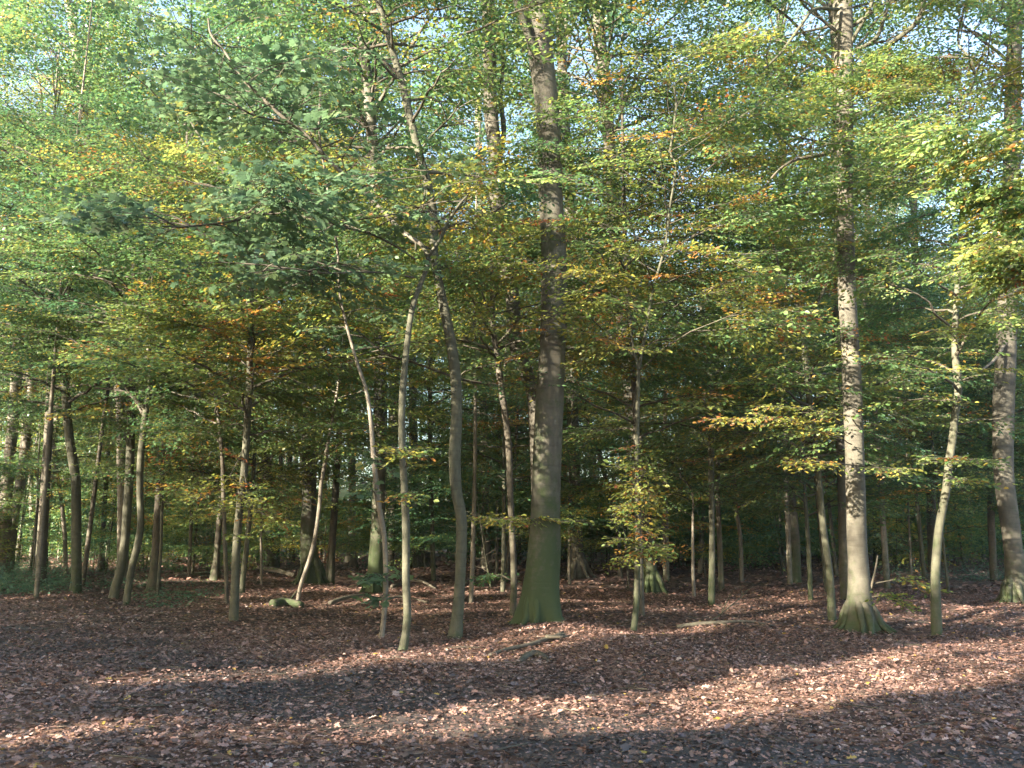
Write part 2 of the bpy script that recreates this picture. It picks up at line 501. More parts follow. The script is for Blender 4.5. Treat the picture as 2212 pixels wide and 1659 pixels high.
# ------------------------------------------------------------------ trees read from the photograph
def stem_world(pts, Y, H, bend=0.0):
    """pixel stem (x, y, width) -> world path and radii, carried on above the last point to height H"""
    P, r = [], []
    for (x, y, w) in pts:
        p = at(x, y, Y)
        d = math.hypot(Y, p[2] - CAMZ)
        P.append(p); r.append(0.5 * w / FPX * Y * (CT + (829.5 - y) / FPX * (-ST)) ** -1)
    P = np.array(P); r = np.array(r)
    P[0, 2] = ground_z(P[0, 0], P[0, 1]) - 0.12
    P[:, 1] += bend * np.sin(np.linspace(0, 5, len(P)) + rng.uniform(0, 6)) * np.linspace(0, 1, len(P))
    top = P[-1]
    if H > top[2] + 0.5:
        d = P[-1] - P[-2]; d = d / np.linalg.norm(d)
        m = 5
        for k in range(1, m + 1):
            f = k / m
            z = top[2] + (H - top[2]) * f
            P = np.vstack([P, [top[0] + d[0] / max(d[2], 0.3) * (z - top[2]) * (1 - 0.6 * f) + rng.normal(0, 0.12), top[1] + rng.normal(0, 0.25), z]])
            r = np.append(r, max(r[len(r) - k] if False else r[len(pts) - 1] * (1 - 0.85 * f), 0.02))
    return P, r

ALL_STEMS = []
def make_tree(name, label, pts, H=12, Y=None, bark='slim', flare=None, moss=0.2, moss_h=1.2, cat='tree', group=None,
              crowns=(), limbs=(), extra=(), lump=0.03, bend=0.05, sides=12):
    Yd = Y or depth_of(pts[0][1])
    P, r = stem_world(pts, Yd, H, bend)
    base = np.array([P[0, 0], P[0, 1], ground_z(P[0, 0], P[0, 1])])
    n = int(min(120, max(24, (P[-1, 2] - P[0, 2]) / 0.14)))
    PR = smooth_path(np.column_stack([P, r]), n)
    C, rad = PR[:, :3], np.maximum(PR[:, 3], 0.008)
    # denser rings near the foot so that the roots have shape
    root = bpy.data.objects.new(name, None)
    COL.objects.link(root)
    root.location = tuple(base)
    root.empty_display_size = 0.3
    tag(root, label, cat, group)
    if flare:
        zz = C[:, 2]
        dense = np.concatenate([np.linspace(zz[0], zz[0] + 1.6, 26), zz[zz > zz[0] + 1.65]])
        C = np.stack([np.interp(dense, zz, C[:, k]) for k in range(3)], 1)
        rad = np.interp(dense, zz, rad)
    v, q = tube(C, rad, sides, lump, flare)
    mb = MB()
    z = v[:, 2] - base[2]
    if flare and flare[0] > .45:
        r0 = rad[0]
        for k in range(int(flare[2]) + 3):
            a = k * 6.283 / (int(flare[2]) + 3) + rng.uniform(-.3, .3)
            dr = np.array([math.cos(a), math.sin(a), 0.0])
            ln = r0 * rng.uniform(1.1, 2.1) * (0.6 + .5 * flare[0])
            f = np.array([0.55, .95, 1.35, 1.8, 2.3]) / 2.3
            rp = np.array([base + dr * (r0 * .7 + ln * ff) + np.array([-dr[1], dr[0], 0]) * .12 * ln * math.sin(ff * 3 + k) for ff in f])
            hh = r0 * np.array([1.5, .75, .36, .12, -.25])
            rp[:, 2] = [ground_z(q_[0], q_[1]) for q_ in rp] + hh
            rp = np.vstack([base + dr * r0 * .35 + [0, 0, r0 * 2.9], rp])
            rc = smooth_path(rp, 14)
            rv, rq = tube(rc, np.interp(np.linspace(0, 1, 14), [0, .3, 1], [r0 * .30, r0 * .36, r0 * .12]), 8, .06)
            q = np.vstack([q, rq + len(v)]); v = np.vstack([v, rv])
        z = v[:, 2] - base[2]
    ms = moss * (0.35 + np.exp(-np.maximum(z, 0) / moss_h)) + 0.10 * np.sin(v[:, 0] * 9 + z * 1.3) * moss
    mb.add(v, q, ms, 0)
    link("trunk", mb.mesh("trunk", [BARK[bark]], base, attr='moss'), root)
    lm = []
    for lp in limbs:
        lb = lp.get('bark', bark)
        LP = np.array([at(x, y, Yd + dz) for (x, y, w, dz) in lp['p']])
        LR = np.array([0.5 * w / FPX * Yd for (x, y, w, dz) in lp['p']])
        pr = smooth_path(np.column_stack([LP, LR]), max(10, int(len(LP) * 5)))
        v, q = tube(pr[:, :3], np.maximum(pr[:, 3], 0.006), 7, 0.05)
        mb = MB(); mb.add(v, q, moss * 0.4, 0)
        link("limb", mb.mesh("limb", [BARK[lb]], base, attr='moss'), root)
        lm.append((lp, pr[:, :3]))
    mb = MB()
    for c in crowns:
        c = dict(c)
        zhi = c.pop('zhi', H - 0.3)
        crown(mb, C, rad, c.pop('zlo', 2.2), zhi, c.pop('nb', 14), c.pop('reach', 2.2), c.pop('kind', 'mid'), c.pop('hue', 0.25), c.pop('nsp', 5), **c)
    for lp, LC in lm:
        for k in range(lp.get('nb', 0)):
            i = int((0.25 + 0.72 * (k + rng.random()) / lp['nb']) * (len(LC) - 1))
            a = rng.uniform(0, 6.28)
            Lb = lp.get('reach', 1.1) * rng.uniform(0.5, 1.2)
            e = LC[i] + Lb * np.array([math.cos(a), math.sin(a), rng.uniform(-0.1, 0.35)])
            leafy_branch(mb, [LC[i], (LC[i] + e) / 2 + [0, 0, 0.06], e], 0.012, lp.get('kind', 'maple'), lp.get('hue', 0.25), lp.get('nsp', 3), lp.get('sc', 1.0), start=0.25)
    for ex in extra:
        BP = np.array([at(p[0], p[1], Yd + (p[2] if len(p) > 2 else 0)) for p in ex['p']])
        kd, nn, sc_ = ex.get('kind', 'beech'), ex.get('n', 6), ex.get('sc', 0.8)
        if sc_ < 0.66:
            kd, nn, sc_ = ('mtuft', nn + 2, 1.0) if kd == 'maple' else ('tuft', int(nn * 3.2), 0.9)
        elif kd == 'hang':
            nn = int(nn * 1.6)
        leafy_branch(mb, BP, ex.get('r', 0.012), kd, ex.get('hue', 0.45) + .01, nn, sc_, start=ex.get('start', 0.25),
                     keep=ex.get('keep', 0.85), check=ex.get('check', False), spread=ex.get('spread', 55))
    if mb.v:
        link("crown", mb.mesh("crown", [BEECH, MAPLE, BARK['dark']], base), root)
    ALL_STEMS.append((root, C, rad, label))
    return root
# ------------------------------------------------------------------ where the photograph is sunlit, open or clear
for a in ((1165, 1020, 14.2, .3), (1165, 1085, 14.2, .2), (1180, 830, 14.2, .25), (1185, 770, 14.2, .2), (1190, 600, 14.2, .25), (1185, 545, 14.2, .2),
          (1190, 390, 14.2, .2), (1155, 50, 14.2, .35), (1140, 870, 18, .3), (1125, 790, 18, .25), (1145, 985, 18, .25), (1060, 250, 18, .3),
          (1850, 1235, 15.2, .28), (1848, 1160, 15.2, .16), (1840, 910, 15.2, .2), (1835, 850, 15.2, .15), (1830, 640, 15.2, .2), (1833, 760, 15.2, .15),
          (1825, 370, 15.2, .2), (1820, 60, 15.2, .2), (2068, 850, 14.3, .25), (2052, 970, 14.3, .25), (1375, 1060, 14.3, .3), (1378, 1130, 14.3, .3), (1405, 1200, 14.3, .3),
          (1370, 1345, 14.3, .15), (874, 1150, 12, .3), (876, 1070, 12, .25), (870, 930, 12, .2), (2170, 1000, 19.8, .3), (2170, 830, 19.8, .2), (2195, 1230, 19.8, .3),
          (1300, 570, 12.5, .3), (1440, 550, 12.5, .3), (1560, 560, 12.5, .3), (1640, 635, 14, .3), (1720, 645, 14, .3), (1650, 890, 13.5, .35), (1600, 930, 13.5, .3),
          (1750, 930, 14, .3), (1880, 1010, 13.5, .3), (2100, 300, 11.0, .7), (2150, 400, 11.0, .7), (2180, 500, 11.0, .7), (2050, 230, 11.0, .5), (2200, 400, 11.0, .6), (1900, 150, 14, .7),
          (1830, 220, 14, .6), (1900, 290, 14, .6), (2090, 710, 12, .3), (2160, 720, 12, .3), (1640, 120, 14, .4), (1500, 190, 13.5, .4), (1420, 215, 13.5, .3), (1350, 240, 13, .3),
          (200, 640, 17, .6), (330, 620, 17, .5), (80, 670, 17, .5), (450, 720, 19, .5), (530, 740, 19, .5), (560, 1120, 16, .5), (640, 900, 23, .7), (100, 1130, 27, .8),
          (60, 950, 30, .8), (170, 950, 27, .7), (420, 1000, 25, .7), (600, 460, 14, .4), (150, 120, 20, .7), (350, 300, 17, .5), (262, 950, 31, .5), (262, 1050, 31, .4),
          (205, 400, 31, .6), (8, 1100, 31, .6), (440, 1080, 43, .5), (760, 1130, 46, .5), (905, 1170, 42, .5), (1048, 1000, 41, .5), (1240, 960, 30, .4), (1285, 1060, 55, .6),
          (700, 330, 12, .25), (800, 430, 12, .25)):
    lit(*a)
for a in ((1180, 1388, .45), (1000, 1405, .45), (900, 1425, .4), (1330, 1372, .35), (740, 1445, .3), (1480, 1366, .3), (560, 1462, .2), (1000, 1548, .28), (1180, 1552, .32),
          (1350, 1542, .32), (1550, 1522, .4), (1750, 1500, .4), (1950, 1470, .4), (2150, 1445, .5), (2150, 1392, .35), (1930, 1432, .25), (1700, 1452, .15), (2180, 1342, .3),
          (100, 1598, .12), (250, 1590, .12), (620, 1582, .15), (820, 1570, .15), (700, 1212, .6), (760, 1197, .8), (1450, 1255, .3), (560, 1290, .25), (700, 1240, .4), (60, 1290, .3)):
    lit_ground(*a)
for t in np.linspace(0, 1, 19):
    lit_ground(430 + 1080 * t, 1476 - 116 * t + rng.uniform(-7, 7), (.20 + .12 * math.sin(t * 3.1)) * rng.uniform(.5, 1.2))
for t in np.linspace(0, 1, 26):
    lit_ground(720 + 1500 * t, 1566 - 122 * t + 8 * math.sin(t * 30) + rng.uniform(-10, 10), (.06 + .17 * t) * rng.uniform(.3, 1.3))
for t in np.linspace(0, 1, 9):
    lit_ground(1700 + 512 * t, 1450 - 62 * t, .16)
NVIEW = len(LIT)                    # the rest only thins the trees across the path
for px in range(20, 2212, 120):
    for py in range(660, 1160, 110):
        if not 1100 < px < 1260:
            lit(px + rng.uniform(-50, 50), py + rng.uniform(-45, 45), rng.uniform(15, 26) if px > 700 else rng.uniform(17, 30), rng.uniform(.35, .85) if px > 700 else rng.uniform(.6, 1.1))
for px in range(40, 2212, 150):
    for py in range(120, 1130, 130):
        lit(px + rng.uniform(-60, 60), py + rng.uniform(-50, 50), rng.uniform(13, 32) if px > 500 else rng.uniform(17, 36), rng.uniform(.3, .75))
for a in ((2100, 330, 10, .8), (2190, 480, 10, .8), (2040, 230, 10, .6)):
    lit(*a)
for a in ((300, 330, 11.5, .8), (480, 300, 11.5, .8), (600, 560, 11, .8), (380, 440, 11, .7), (720, 560, 11.3, .6), (560, 480, 11.2, .6), (640, 300, 12, .6), (250, 250, 22, 1.2), (120, 420, 22, 1.2), (330, 120, 26, 1.2), (1480, 380, 16, .7), (1600, 300, 18, .9), (1700, 480, 18, .8), (1980, 480, 16, .8), (8, 1050, 32, 1.0), (20, 960, 32, .9), (40, 1080, 33, .9), (262, 950, 31, .8), (60, 850, 28, 1.1), (60, 1000, 29, 1.1), (120, 1100, 27, 1.0), (150, 900, 27, 1.0), (350, 980, 30, .9), (420, 880, 28, .9),
          (560, 960, 26, .9), (640, 1050, 27.4, .5), (250, 720, 24, .8), (480, 1120, 17, .6), (600, 820, 20, .7), (1245, 930, 30.6, .6), (1048, 980, 40, .6), (438, 1050, 44, .6), (760, 1120, 46, .6), (1600, 1180, 30, .4), (1560, 700, 20, .7)):
    lit(*a)
LITA = np.array(LIT)
CLEAR += [(1130, 150, 1240, 440, 14.0), (1125, 440, 1245, 1400, 14.1), (960, 960, 1020, 1400, 13.3), (850, 930, 895, 1420, 11.9), (1810, 1040, 1890, 1350, 15),
          (1810, 440, 1870, 880, 15), (915, 380, 1000, 960, 13.0), (2135, 760, 2212, 1290, 19.5), (790, 20, 900, 380, 13), (1030, 150, 1090, 330, 17.5),
          (0, 1215, 2212, 1500, 60), (250, 830, 300, 1250, 21), (1790, 0, 1850, 90, 15), (795, 700, 835, 1280, 22), (600, 1190, 1500, 1240, 45)]
GAPS += [(905, 55, 55, 50, .95), (880, 150, 35, 45, .7), (875, 240, 30, 50, .6), (935, 340, 60, 60, .6), (1110, 210, 30, 90, .8), (1100, 320, 40, 40, .75), (1000, 90, 45, 70, .6),
         (80, 200, 95, 45, .3), (395, 505, 28, 40, .8), (740, 25, 50, 30, .7), (1255, 110, 40, 80, .7), (2060, 60, 110, 50, .75), (1480, 60, 90, 60, .5), (640, 50, 80, 40, .5),
         (600, 320, 40, 60, .4), (1745, 850, 25, 14, .9), (1300, 300, 40, 60, .4), (990, 260, 40, 60, .5), (1950, 40, 60, 40, .6), (1730, 40, 50, 60, .5),
         (680, 500, 40, 40, .4)]

G_FRONT = "trees along the front edge of the wood"
G_MID = "trees a little way into the wood"
# ------------------------------------------------------------------ the big beech and the trees around it
make_tree("beech_tree", "big grey beech with a green mossy flared foot, thickest trunk in the wood",
          [(1166, 1366, 62), (1168, 1310, 68), (1171, 1250, 70), (1176, 1180, 67), (1179, 1100, 62), (1182, 1000, 60), (1189, 830, 60), (1194, 740, 57), (1197, 610, 57), (1195, 506, 55),
           (1189, 410, 51), (1188, 333, 51), (1178, 200, 51), (1166, 100, 53), (1158, 0, 50), (1150, -60, 46)], H=21, bark='beech', flare=(.72, 0.62, 5, 0.5), moss=0.62, moss_h=1.0,
          group=G_FRONT, lump=0.022, bend=0.0, sides=40,
          crowns=[dict(zlo=11.8, nb=20, reach=4.2, kind='canopy', hue=.25, nsp=7, shape='big', rise=.5, twigs=False)],
          limbs=[dict(p=[(1166, 130, 20, -.15), (1146, 90, 20, -.25), (1128, 40, 19, -.25), (1117, 0, 18, -.2), (1100, -70, 15, 0)])],
          extra=[dict(p=[(1160, 735, -.2), (1215, 665, -1.3), (1262, 650, -1.6)], n=4, hue=.55, sc=.6), dict(p=[(1215, 560, -.3), (1160, 585, -1.2), (1110, 590, -1.4)], n=4, hue=.5, sc=.6)])
make_tree("beech_tree", "grey beech leaning left from behind the big mossy beech, sunlit flecks on its stem",
          [(1178, 1290, 30), (1166, 1110, 30), (1154, 873, 30), (1137, 806, 31), (1114, 740, 31), (1107, 640, 31), (1084, 540, 31), (1074, 440, 31), (1070, 333, 30), (1060, 233, 30),
           (1057, 100, 30), (1054, 0, 29), (1052, -40, 28)], H=20, Y=18, bark='beech', moss=.15, group=G_FRONT, bend=0,
          crowns=[dict(zlo=12.5, nb=16, reach=3.4, kind='canopy', hue=.25, nsp=6, shape='big', rise=.5, twigs=False)],
          limbs=[dict(p=[(1075, 340, 14, 0), (1088, 290, 13, .1), (1082, 210, 11, .2), (1086, 130, 9, .3), (1080, 40, 8, .3)])])
make_tree("young_hornbeam", "grey stem curving in an S from foot to top, left of the big mossy beech",
          [(982, 1380, 32), (987, 1340, 25), (992, 1280, 24), (996, 1200, 24), (997, 1120, 24), (986, 1060, 24), (982, 990, 25), (986, 900, 24), (983, 800, 24), (967, 700, 22), (950, 620, 21),
           (937, 540, 19), (938, 480, 18), (925, 400, 17), (905, 330, 17), (888, 260, 16), (868, 180, 16), (845, 100, 15), (822, 20, 14), (812, -30, 13)], H=14, bark='slim', moss=.2,
          group=G_FRONT, bend=0, sides=18, flare=(.35, .25, 3, .8),
          crowns=[dict(zlo=5.5, nb=9, reach=1.7, kind='beech', hue=.25, nsp=4), dict(zlo=9, nb=10, reach=2.2, kind='mid', hue=.2, nsp=4)],
          limbs=[dict(p=[(905, 330, 6, 0), (935, 290, 5, -.4), (975, 250, 4, -.7), (1010, 190, 3, -.8)], nb=5, kind='beech', hue=.35),
                 dict(p=[(940, 480, 7, 0), (960, 470, 6, -.2), (985, 455, 4, -.4), (1020, 425, 3, -.6)], nb=4, kind='beech', hue=.6)])
make_tree("young_sycamore", "pale thin stem forking into long sunlit limbs, nearest trunk left of the S-curved stem",
          [(866, 1412, 20), (876, 1370, 17), (880, 1320, 17), (877, 1250, 17), (877, 1150, 17), (873, 1050, 16), (868, 950, 15), (870, 850, 14), (880, 740, 13), (892, 660, 12), (912, 605, 11),
           (926, 560, 10), (908, 525, 9)], H=3, bark='slim', moss=.25, moss_h=.5, group=G_FRONT, bend=0, sides=14, flare=(.4, .18, 3, .2),
          limbs=[dict(bark='pale', p=[(910, 528, 10, 0), (870, 500, 10, 0), (830, 460, 10, .05), (780, 410, 10, .1), (740, 375, 10, .1), (700, 335, 10, .1), (660, 290, 9, 0), (620, 260, 9, -.1),
                                      (570, 215, 8, -.2), (520, 165, 7, -.3), (488, 115, 6, -.4), (456, 75, 5, -.5), (450, 40, 4, -.5)], nb=34, reach=1.3, kind='maple', hue=.25, nsp=3, sc=.85),
                 dict(p=[(742, 382, 7, .1), (690, 410, 7, -.2), (650, 430, 6, -.5), (587, 457, 6, -.8), (500, 478, 5, -1.1), (400, 490, 4, -1.5), (350, 488, 3, -1.8)], nb=20, reach=1.1, kind='maple', hue=.2, nsp=4, sc=.85),
                 dict(bark='slim', p=[(922, 560, 9, 0), (948, 520, 9, -.1), (968, 480, 8, -.2), (990, 445, 6, -.3), (1012, 420, 4, -.4)], nb=3, kind='beech', hue=.55),
                 dict(bark='slim', p=[(898, 540, 5, 0), (900, 500, 5, 0), (912, 455, 4, 0), (918, 410, 3, 0)], nb=3, kind='beech', hue=.55),
                 dict(bark='dark', p=[(896, 560, 5, 0), (860, 535, 5, -.2), (800, 505, 4, -.4), (737, 490, 4, -.7), (680, 470, 3, -1), (620, 478, 2, -1.2)], nb=9, kind='maple', hue=.25, sc=.8),
                 dict(bark='dark', p=[(895, 600, 5, 0), (840, 590, 4, -.2), (770, 588, 4, -.6), (700, 590, 3, -1.2), (620, 580, 3, -1.6), (540, 590, 2, -2)], nb=11, kind='maple', hue=.22, nsp=3, sc=.9),
                 dict(bark='dark', p=[(620, 262, 5, -.1), (570, 255, 5, -.3), (530, 240, 4, -.5), (490, 205, 3, -.6)], nb=6, kind='maple', hue=.2, sc=.8)],
          extra=[dict(p=[(876, 1010, -.1), (880, 985, -.3), (872, 965, -.4)], n=4, hue=.5, sc=.4, kind='beech'), dict(p=[(876, 1075, 0), (884, 1062, -.3)], n=2, hue=.4, sc=.3)])
make_tree("sycamore_sapling", "thin crooked sapling with a few big lobed leaves low on its stem",
          [(821, 1387, 13), (829, 1335, 11), (834, 1250, 11), (829, 1150, 11), (816, 1080, 11), (808, 1000, 11), (800, 900, 9), (790, 840, 8), (770, 780, 7), (745, 690, 6), (733, 630, 5)], H=8.6,
          bark='pale', moss=.12, group=G_FRONT, bend=.03, crowns=[dict(zlo=4.3, nb=11, reach=1.5, kind='maple', hue=.3, nsp=3, sc=.8)],
          extra=[dict(p=[(834, 1240, 0), (815, 1235, -.2), (800, 1250, -.35)], n=3, kind='maple', hue=.2, sc=.42), dict(p=[(834, 1260, 0), (845, 1225, -.3)], n=2, kind='maple', hue=.2, sc=.36),
                 dict(p=[(832, 1285, 0), (812, 1290, -.3)], n=2, kind='maple', hue=.15, sc=.4), dict(p=[(816, 1080, 0), (790, 1040, -.3), (775, 1045, -.4)], n=3, kind='maple', hue=.45, sc=.45),
                 dict(p=[(806, 980, 0), (828, 1010, -.3)], n=2, kind='maple', hue=.5, sc=.4)])
make_tree("beech_tree", "straight dark trunk with a green mossy foot, behind the thin sycamore sapling",
          [(808, 1288, 36), (811, 1240, 33), (813, 1200, 31), (817, 1100, 28), (819, 1000, 27), (820, 900, 26), (820, 740, 25), (813, 450, 24), (802, 270, 23), (786, 100, 23), (780, 0, 23)], H=22,
          bark='beech', flare=(.5, .5, 4, .4), moss=.5, moss_h=1.3, group=G_MID, crowns=[dict(zlo=11, nb=18, reach=3.8, kind='canopy', hue=.22, nsp=6, shape='big', rise=.5, twigs=False)])
make_tree("young_beech", "dark slender stem with long side branches, close left of the big mossy beech",
          [(1107, 1338, 15), (1110, 1250, 14), (1107, 1163, 14), (1102, 1063, 14), (1099, 963, 14), (1091, 896, 14), (1084, 846, 14), (1074, 773, 13), (1067, 723, 12), (1064, 660, 10), (1062, 600, 8)], H=8.5,
          bark='dark', moss=.25, group=G_FRONT, bend=.05, crowns=[dict(zlo=4.6, nb=13, reach=1.9, kind='mid', hue=.45, nsp=5)],
          limbs=[dict(p=[(1070, 756, 8, 0), (1040, 748, 8, -.2), (1010, 738, 7, -.4), (977, 732, 5, -.6)], nb=4, kind='mid', hue=.6),
                 dict(p=[(1070, 760, 7, 0), (1095, 745, 6, .1), (1130, 735, 5, .2)], nb=3, kind='mid', hue=.25),
                 dict(p=[(1079, 832, 7, 0), (1030, 826, 6, -.3), (987, 816, 6, -.6), (940, 800, 5, -1), (885, 780, 5, -1.4), (830, 762, 4, -1.8), (770, 712, 3, -2.2)], nb=5, kind='mid', hue=.45)],
          extra=[dict(p=[(1105, 1120, -.2), (1080, 1118, -1.9), (1020, 1112, -2.2)], n=5, hue=.55, sc=.45), dict(p=[(1110, 1125, -.2), (1150, 1122, -2.3), (1225, 1126, -2.5)], n=5, hue=.55, sc=.34, spread=30),
                 dict(p=[(1107, 1255, 0), (1080, 1245, .2), (1050, 1240, .3)], n=5, hue=.15, sc=.5)])
make_tree("beech_tree", "straight beech forked near the picture top, right behind the big mossy beech",
          [(1248, 1253, 34), (1245, 1180, 27), (1243, 1100, 26), (1239, 950, 25), (1235, 850, 25), (1233, 700, 25), (1233, 500, 24), (1225, 330, 22), (1216, 200, 22), (1213, 93, 20), (1206, 0, 14)], H=23,
          bark='beech', flare=(.6, .4, 4, .1), moss=.18, group=G_MID, crowns=[dict(zlo=13, nb=16, reach=3.4, kind='canopy', hue=.25, nsp=6, shape='big', rise=.5, twigs=False)],
          limbs=[dict(p=[(1215, 110, 12, 0), (1222, 80, 12, 0), (1220, 0, 11, .1), (1222, -80, 9, .2)])])
make_tree("young_beech", "slim stem wrapped in bright yellow-green leaf tufts to above head height",
          [(1366, 1368, 15), (1374, 1310, 13), (1376, 1250, 13), (1378, 1150, 12), (1377, 1050, 11), (1376, 960, 10), (1378, 870, 9), (1380, 800, 8), (1395, 720, 7), (1410, 630, 6), (1437, 530, 5), (1447, 450, 5), (1460, 360, 4)],
          H=9.5, bark='slim', moss=.3, group=G_FRONT, bend=.03, crowns=[dict(zlo=4.2, nb=15, reach=2.3, kind='beech', hue=.38, nsp=5)],
          limbs=[dict(p=[(1380, 800, 7, 0), (1366, 740, 6, 0), (1362, 690, 5, 0), (1370, 620, 4, 0)], nb=4, kind='beech', hue=.4),
                 dict(p=[(1372, 770, 6, 0), (1330, 735, 5, .3), (1290, 700, 4, .6), (1262, 668, 3, .8)], nb=3, kind='beech', hue=.45)],
          extra=[dict(p=[(1377, y, 0), (1377 + dx * .25, y - 6, -.12), (1377 + dx * .5, y + dy, -.3)], n=2, kind='hang', hue=h + .06, sc=s, spread=60) for (y, dx, dy, h, s) in
                 ((970, -45, 15, .42, .3), (985, 40, 10, .4, .3), (1010, -30, 10, .45, .33), (1030, 36, 5, .5, .33), (1050, -30, 15, .55, .33), (1068, 34, 10, .6, .34), (1090, -38, 12, .5, .34), (1100, 30, 20, .5, .34),
                  (1120, -44, 15, .42, .32), (1140, 44, 15, .45, .34), (1160, -58, 10, .42, .32), (1175, 50, 15, .42, .34), (1190, 70, 20, .45, .34), (1200, -40, 18, .45, .3), (1185, 20, 25, .45, .3), (1000, 10, 20, .42, .3), (1080, 5, 22, .5, .3))]
                + [dict(p=[(1400, 690, 0), (1330, 600, -1.4), (1240, 582, -1.9)], n=7, hue=.6, sc=.55, start=.35, spread=35), dict(p=[(1436, 545, 0), (1500, 545, -1.2), (1620, 588, -1.9)], n=9, hue=.52, sc=.6, start=.15, spread=35),
                   dict(p=[(1430, 550, 0), (1390, 545, -1.2), (1330, 530, -1.7)], n=6, hue=.5, sc=.5, spread=35)])
make_tree("beech_tree", "grey trunk leaning left high up, behind the slim stem with yellow-green leaf tufts",
          [(1408, 1283, 36), (1403, 1240, 32), (1396, 1150, 30), (1382, 1000, 30), (1360, 850, 29), (1346, 700, 29), (1333, 600, 29), (1326, 500, 28), (1322, 400, 27), (1312, 250, 26), (1298, 100, 25), (1289, 0, 24)], H=22,
          bark='beech', flare=(.5, .45, 5, .9), moss=.4, moss_h=1.3, group=G_MID, crowns=[dict(zlo=12, nb=18, reach=3.6, kind='canopy', hue=.25, nsp=6, shape='big', rise=.5, twigs=False)])
make_tree("young_beech", "thin dark stem beside the leaf-tufted slim stem, its foot in shade",
          [(1387, 1333, 13), (1384, 1250, 12), (1380, 1100, 11), (1372, 900, 11), (1365, 760, 11), (1357, 640, 10), (1350, 500, 9), (1346, 300, 7), (1345, 200, 6)], H=12, Y=17, bark='dark', moss=.2, group=G_FRONT,
          crowns=[dict(zlo=3.2, nb=18, reach=2.2, kind='mid', hue=.35, nsp=5)])
make_tree("beech_tree", "sunlit banded beech on spreading roots, second thickest trunk of the front row",
          [(1858, 1356, 52), (1857, 1310, 46), (1855, 1250, 44), (1851, 1160, 41), (1847, 1000, 39), (1840, 830, 39), (1836, 740, 37), (1830, 640, 38), (1828, 540, 36), (1826, 470, 34), (1826, 366, 32), (1823, 200, 38), (1822, 66, 40), (1821, 0, 40)],
          H=20, bark='beech', flare=(1.05, .4, 6, .3), moss=.32, moss_h=.7, group=G_FRONT, lump=.02, bend=0, sides=32,
          crowns=[dict(zlo=10.6, nb=16, reach=3.6, kind='canopy', hue=.3, nsp=6, shape='big', rise=.5, twigs=False)],
          limbs=[dict(bark='slim', p=[(1840, 90, 9, -.1), (1862, 50, 9, -.3), (1880, 15, 9, -.4), (1890, -30, 8, -.4)], nb=3, kind='beech', hue=.4),
                 dict(bark='slim', p=[(1845, 110, 9, -.1), (1890, 85, 9, -.4), (1910, 40, 8, -.5), (1925, -20, 8, -.5)], nb=3, kind='beech', hue=.4),
                 dict(bark='slim', p=[(1846, 150, 11, -.1), (1900, 110, 11, -.5), (1950, 75, 11, -.7), (1985, 40, 11, -.8), (2000, -20, 10, -.8)], nb=4, kind='beech', hue=.4),
                 dict(bark='dark', p=[(1816, 300, 9, -.2), (1790, 330, 8, -.5), (1720, 345, 7, -.8), (1680, 370, 6, -.9), (1640, 420, 4, -1)], nb=6, kind='beech', hue=.4),
                 dict(bark='slim', p=[(1812, 20, 8, -.2), (1760, 20, 8, -.6), (1730, 55, 7, -.8), (1690, 110, 6, -1), (1650, 150, 4, -1.1)], nb=9, kind='beech', hue=.42),
                 dict(bark='dark', p=[(1876, 1310, 5, 0), (1882, 1270, 5, -.1), (1890, 1235, 4, -.2), (1896, 1200, 3, -.2)])],
          extra=[dict(p=[(1825, 180, -.3), (1850, 200, -.8), (1920, 230, -1.3)], n=18, kind='beech', hue=.45, sc=.7), dict(p=[(1830, 240, -.3), (1870, 290, -.8), (1940, 350, -1.3)], n=18, kind='hang', hue=.45, sc=.7),
                 dict(p=[(1815, 120, -.3), (1800, 190, -.8), (1770, 260, -1.2)], n=18, kind='hang', hue=.45, sc=.7), dict(p=[(1830, 100, -.3), (1880, 150, -.9), (1980, 170, -1.2)], n=18, kind='hang', hue=.42, sc=.7),
                 dict(p=[(1822, 400, -.2), (1805, 450, -.5), (1815, 540, -.7)], n=6, kind='hang', hue=.42, sc=.5), dict(p=[(1845, 1005, -.2), (1900, 1010, -1), (1940, 1015, -1.4)], n=3, hue=.5, sc=.42),
                 dict(p=[(1845, 1005, -.2), (1780, 998, -1), (1720, 1000, -1.4)], n=5, hue=.6, sc=.4, spread=35), dict(p=[(1840, 960, -.2), (1770, 925, -1.2), (1690, 905, -1.6), (1560, 905, -2)], n=11, hue=.62, sc=.5, spread=35),
                 dict(p=[(1835, 900, -.2), (1770, 890, -1.3), (1660, 876, -1.7)], n=6, hue=.5, sc=.42, spread=30), dict(p=[(1880, 1290, -.1), (1920, 1285, -.5), (1935, 1310, -.6)], n=4, kind='hang', hue=.5, sc=.3),
                 dict(p=[(1890, 1260, -.1), (1960, 1250, -.5), (2000, 1285, -.6)], n=4, kind='hang', hue=.5, sc=.3)])
make_tree("beech_tree", "dim trunk showing half hidden along the left edge of the sunlit banded beech",
          [(1829, 1290, 28), (1826, 1200, 26), (1822, 1050, 26), (1816, 900, 25), (1812, 700, 24), (1810, 400, 22), (1806, 100, 20)], H=20, Y=21, bark='beech', moss=.25, group=G_MID,
          crowns=[dict(zlo=11, nb=14, reach=3.0, kind='canopy', hue=.25, nsp=6, shape='big', rise=.5, twigs=False)])
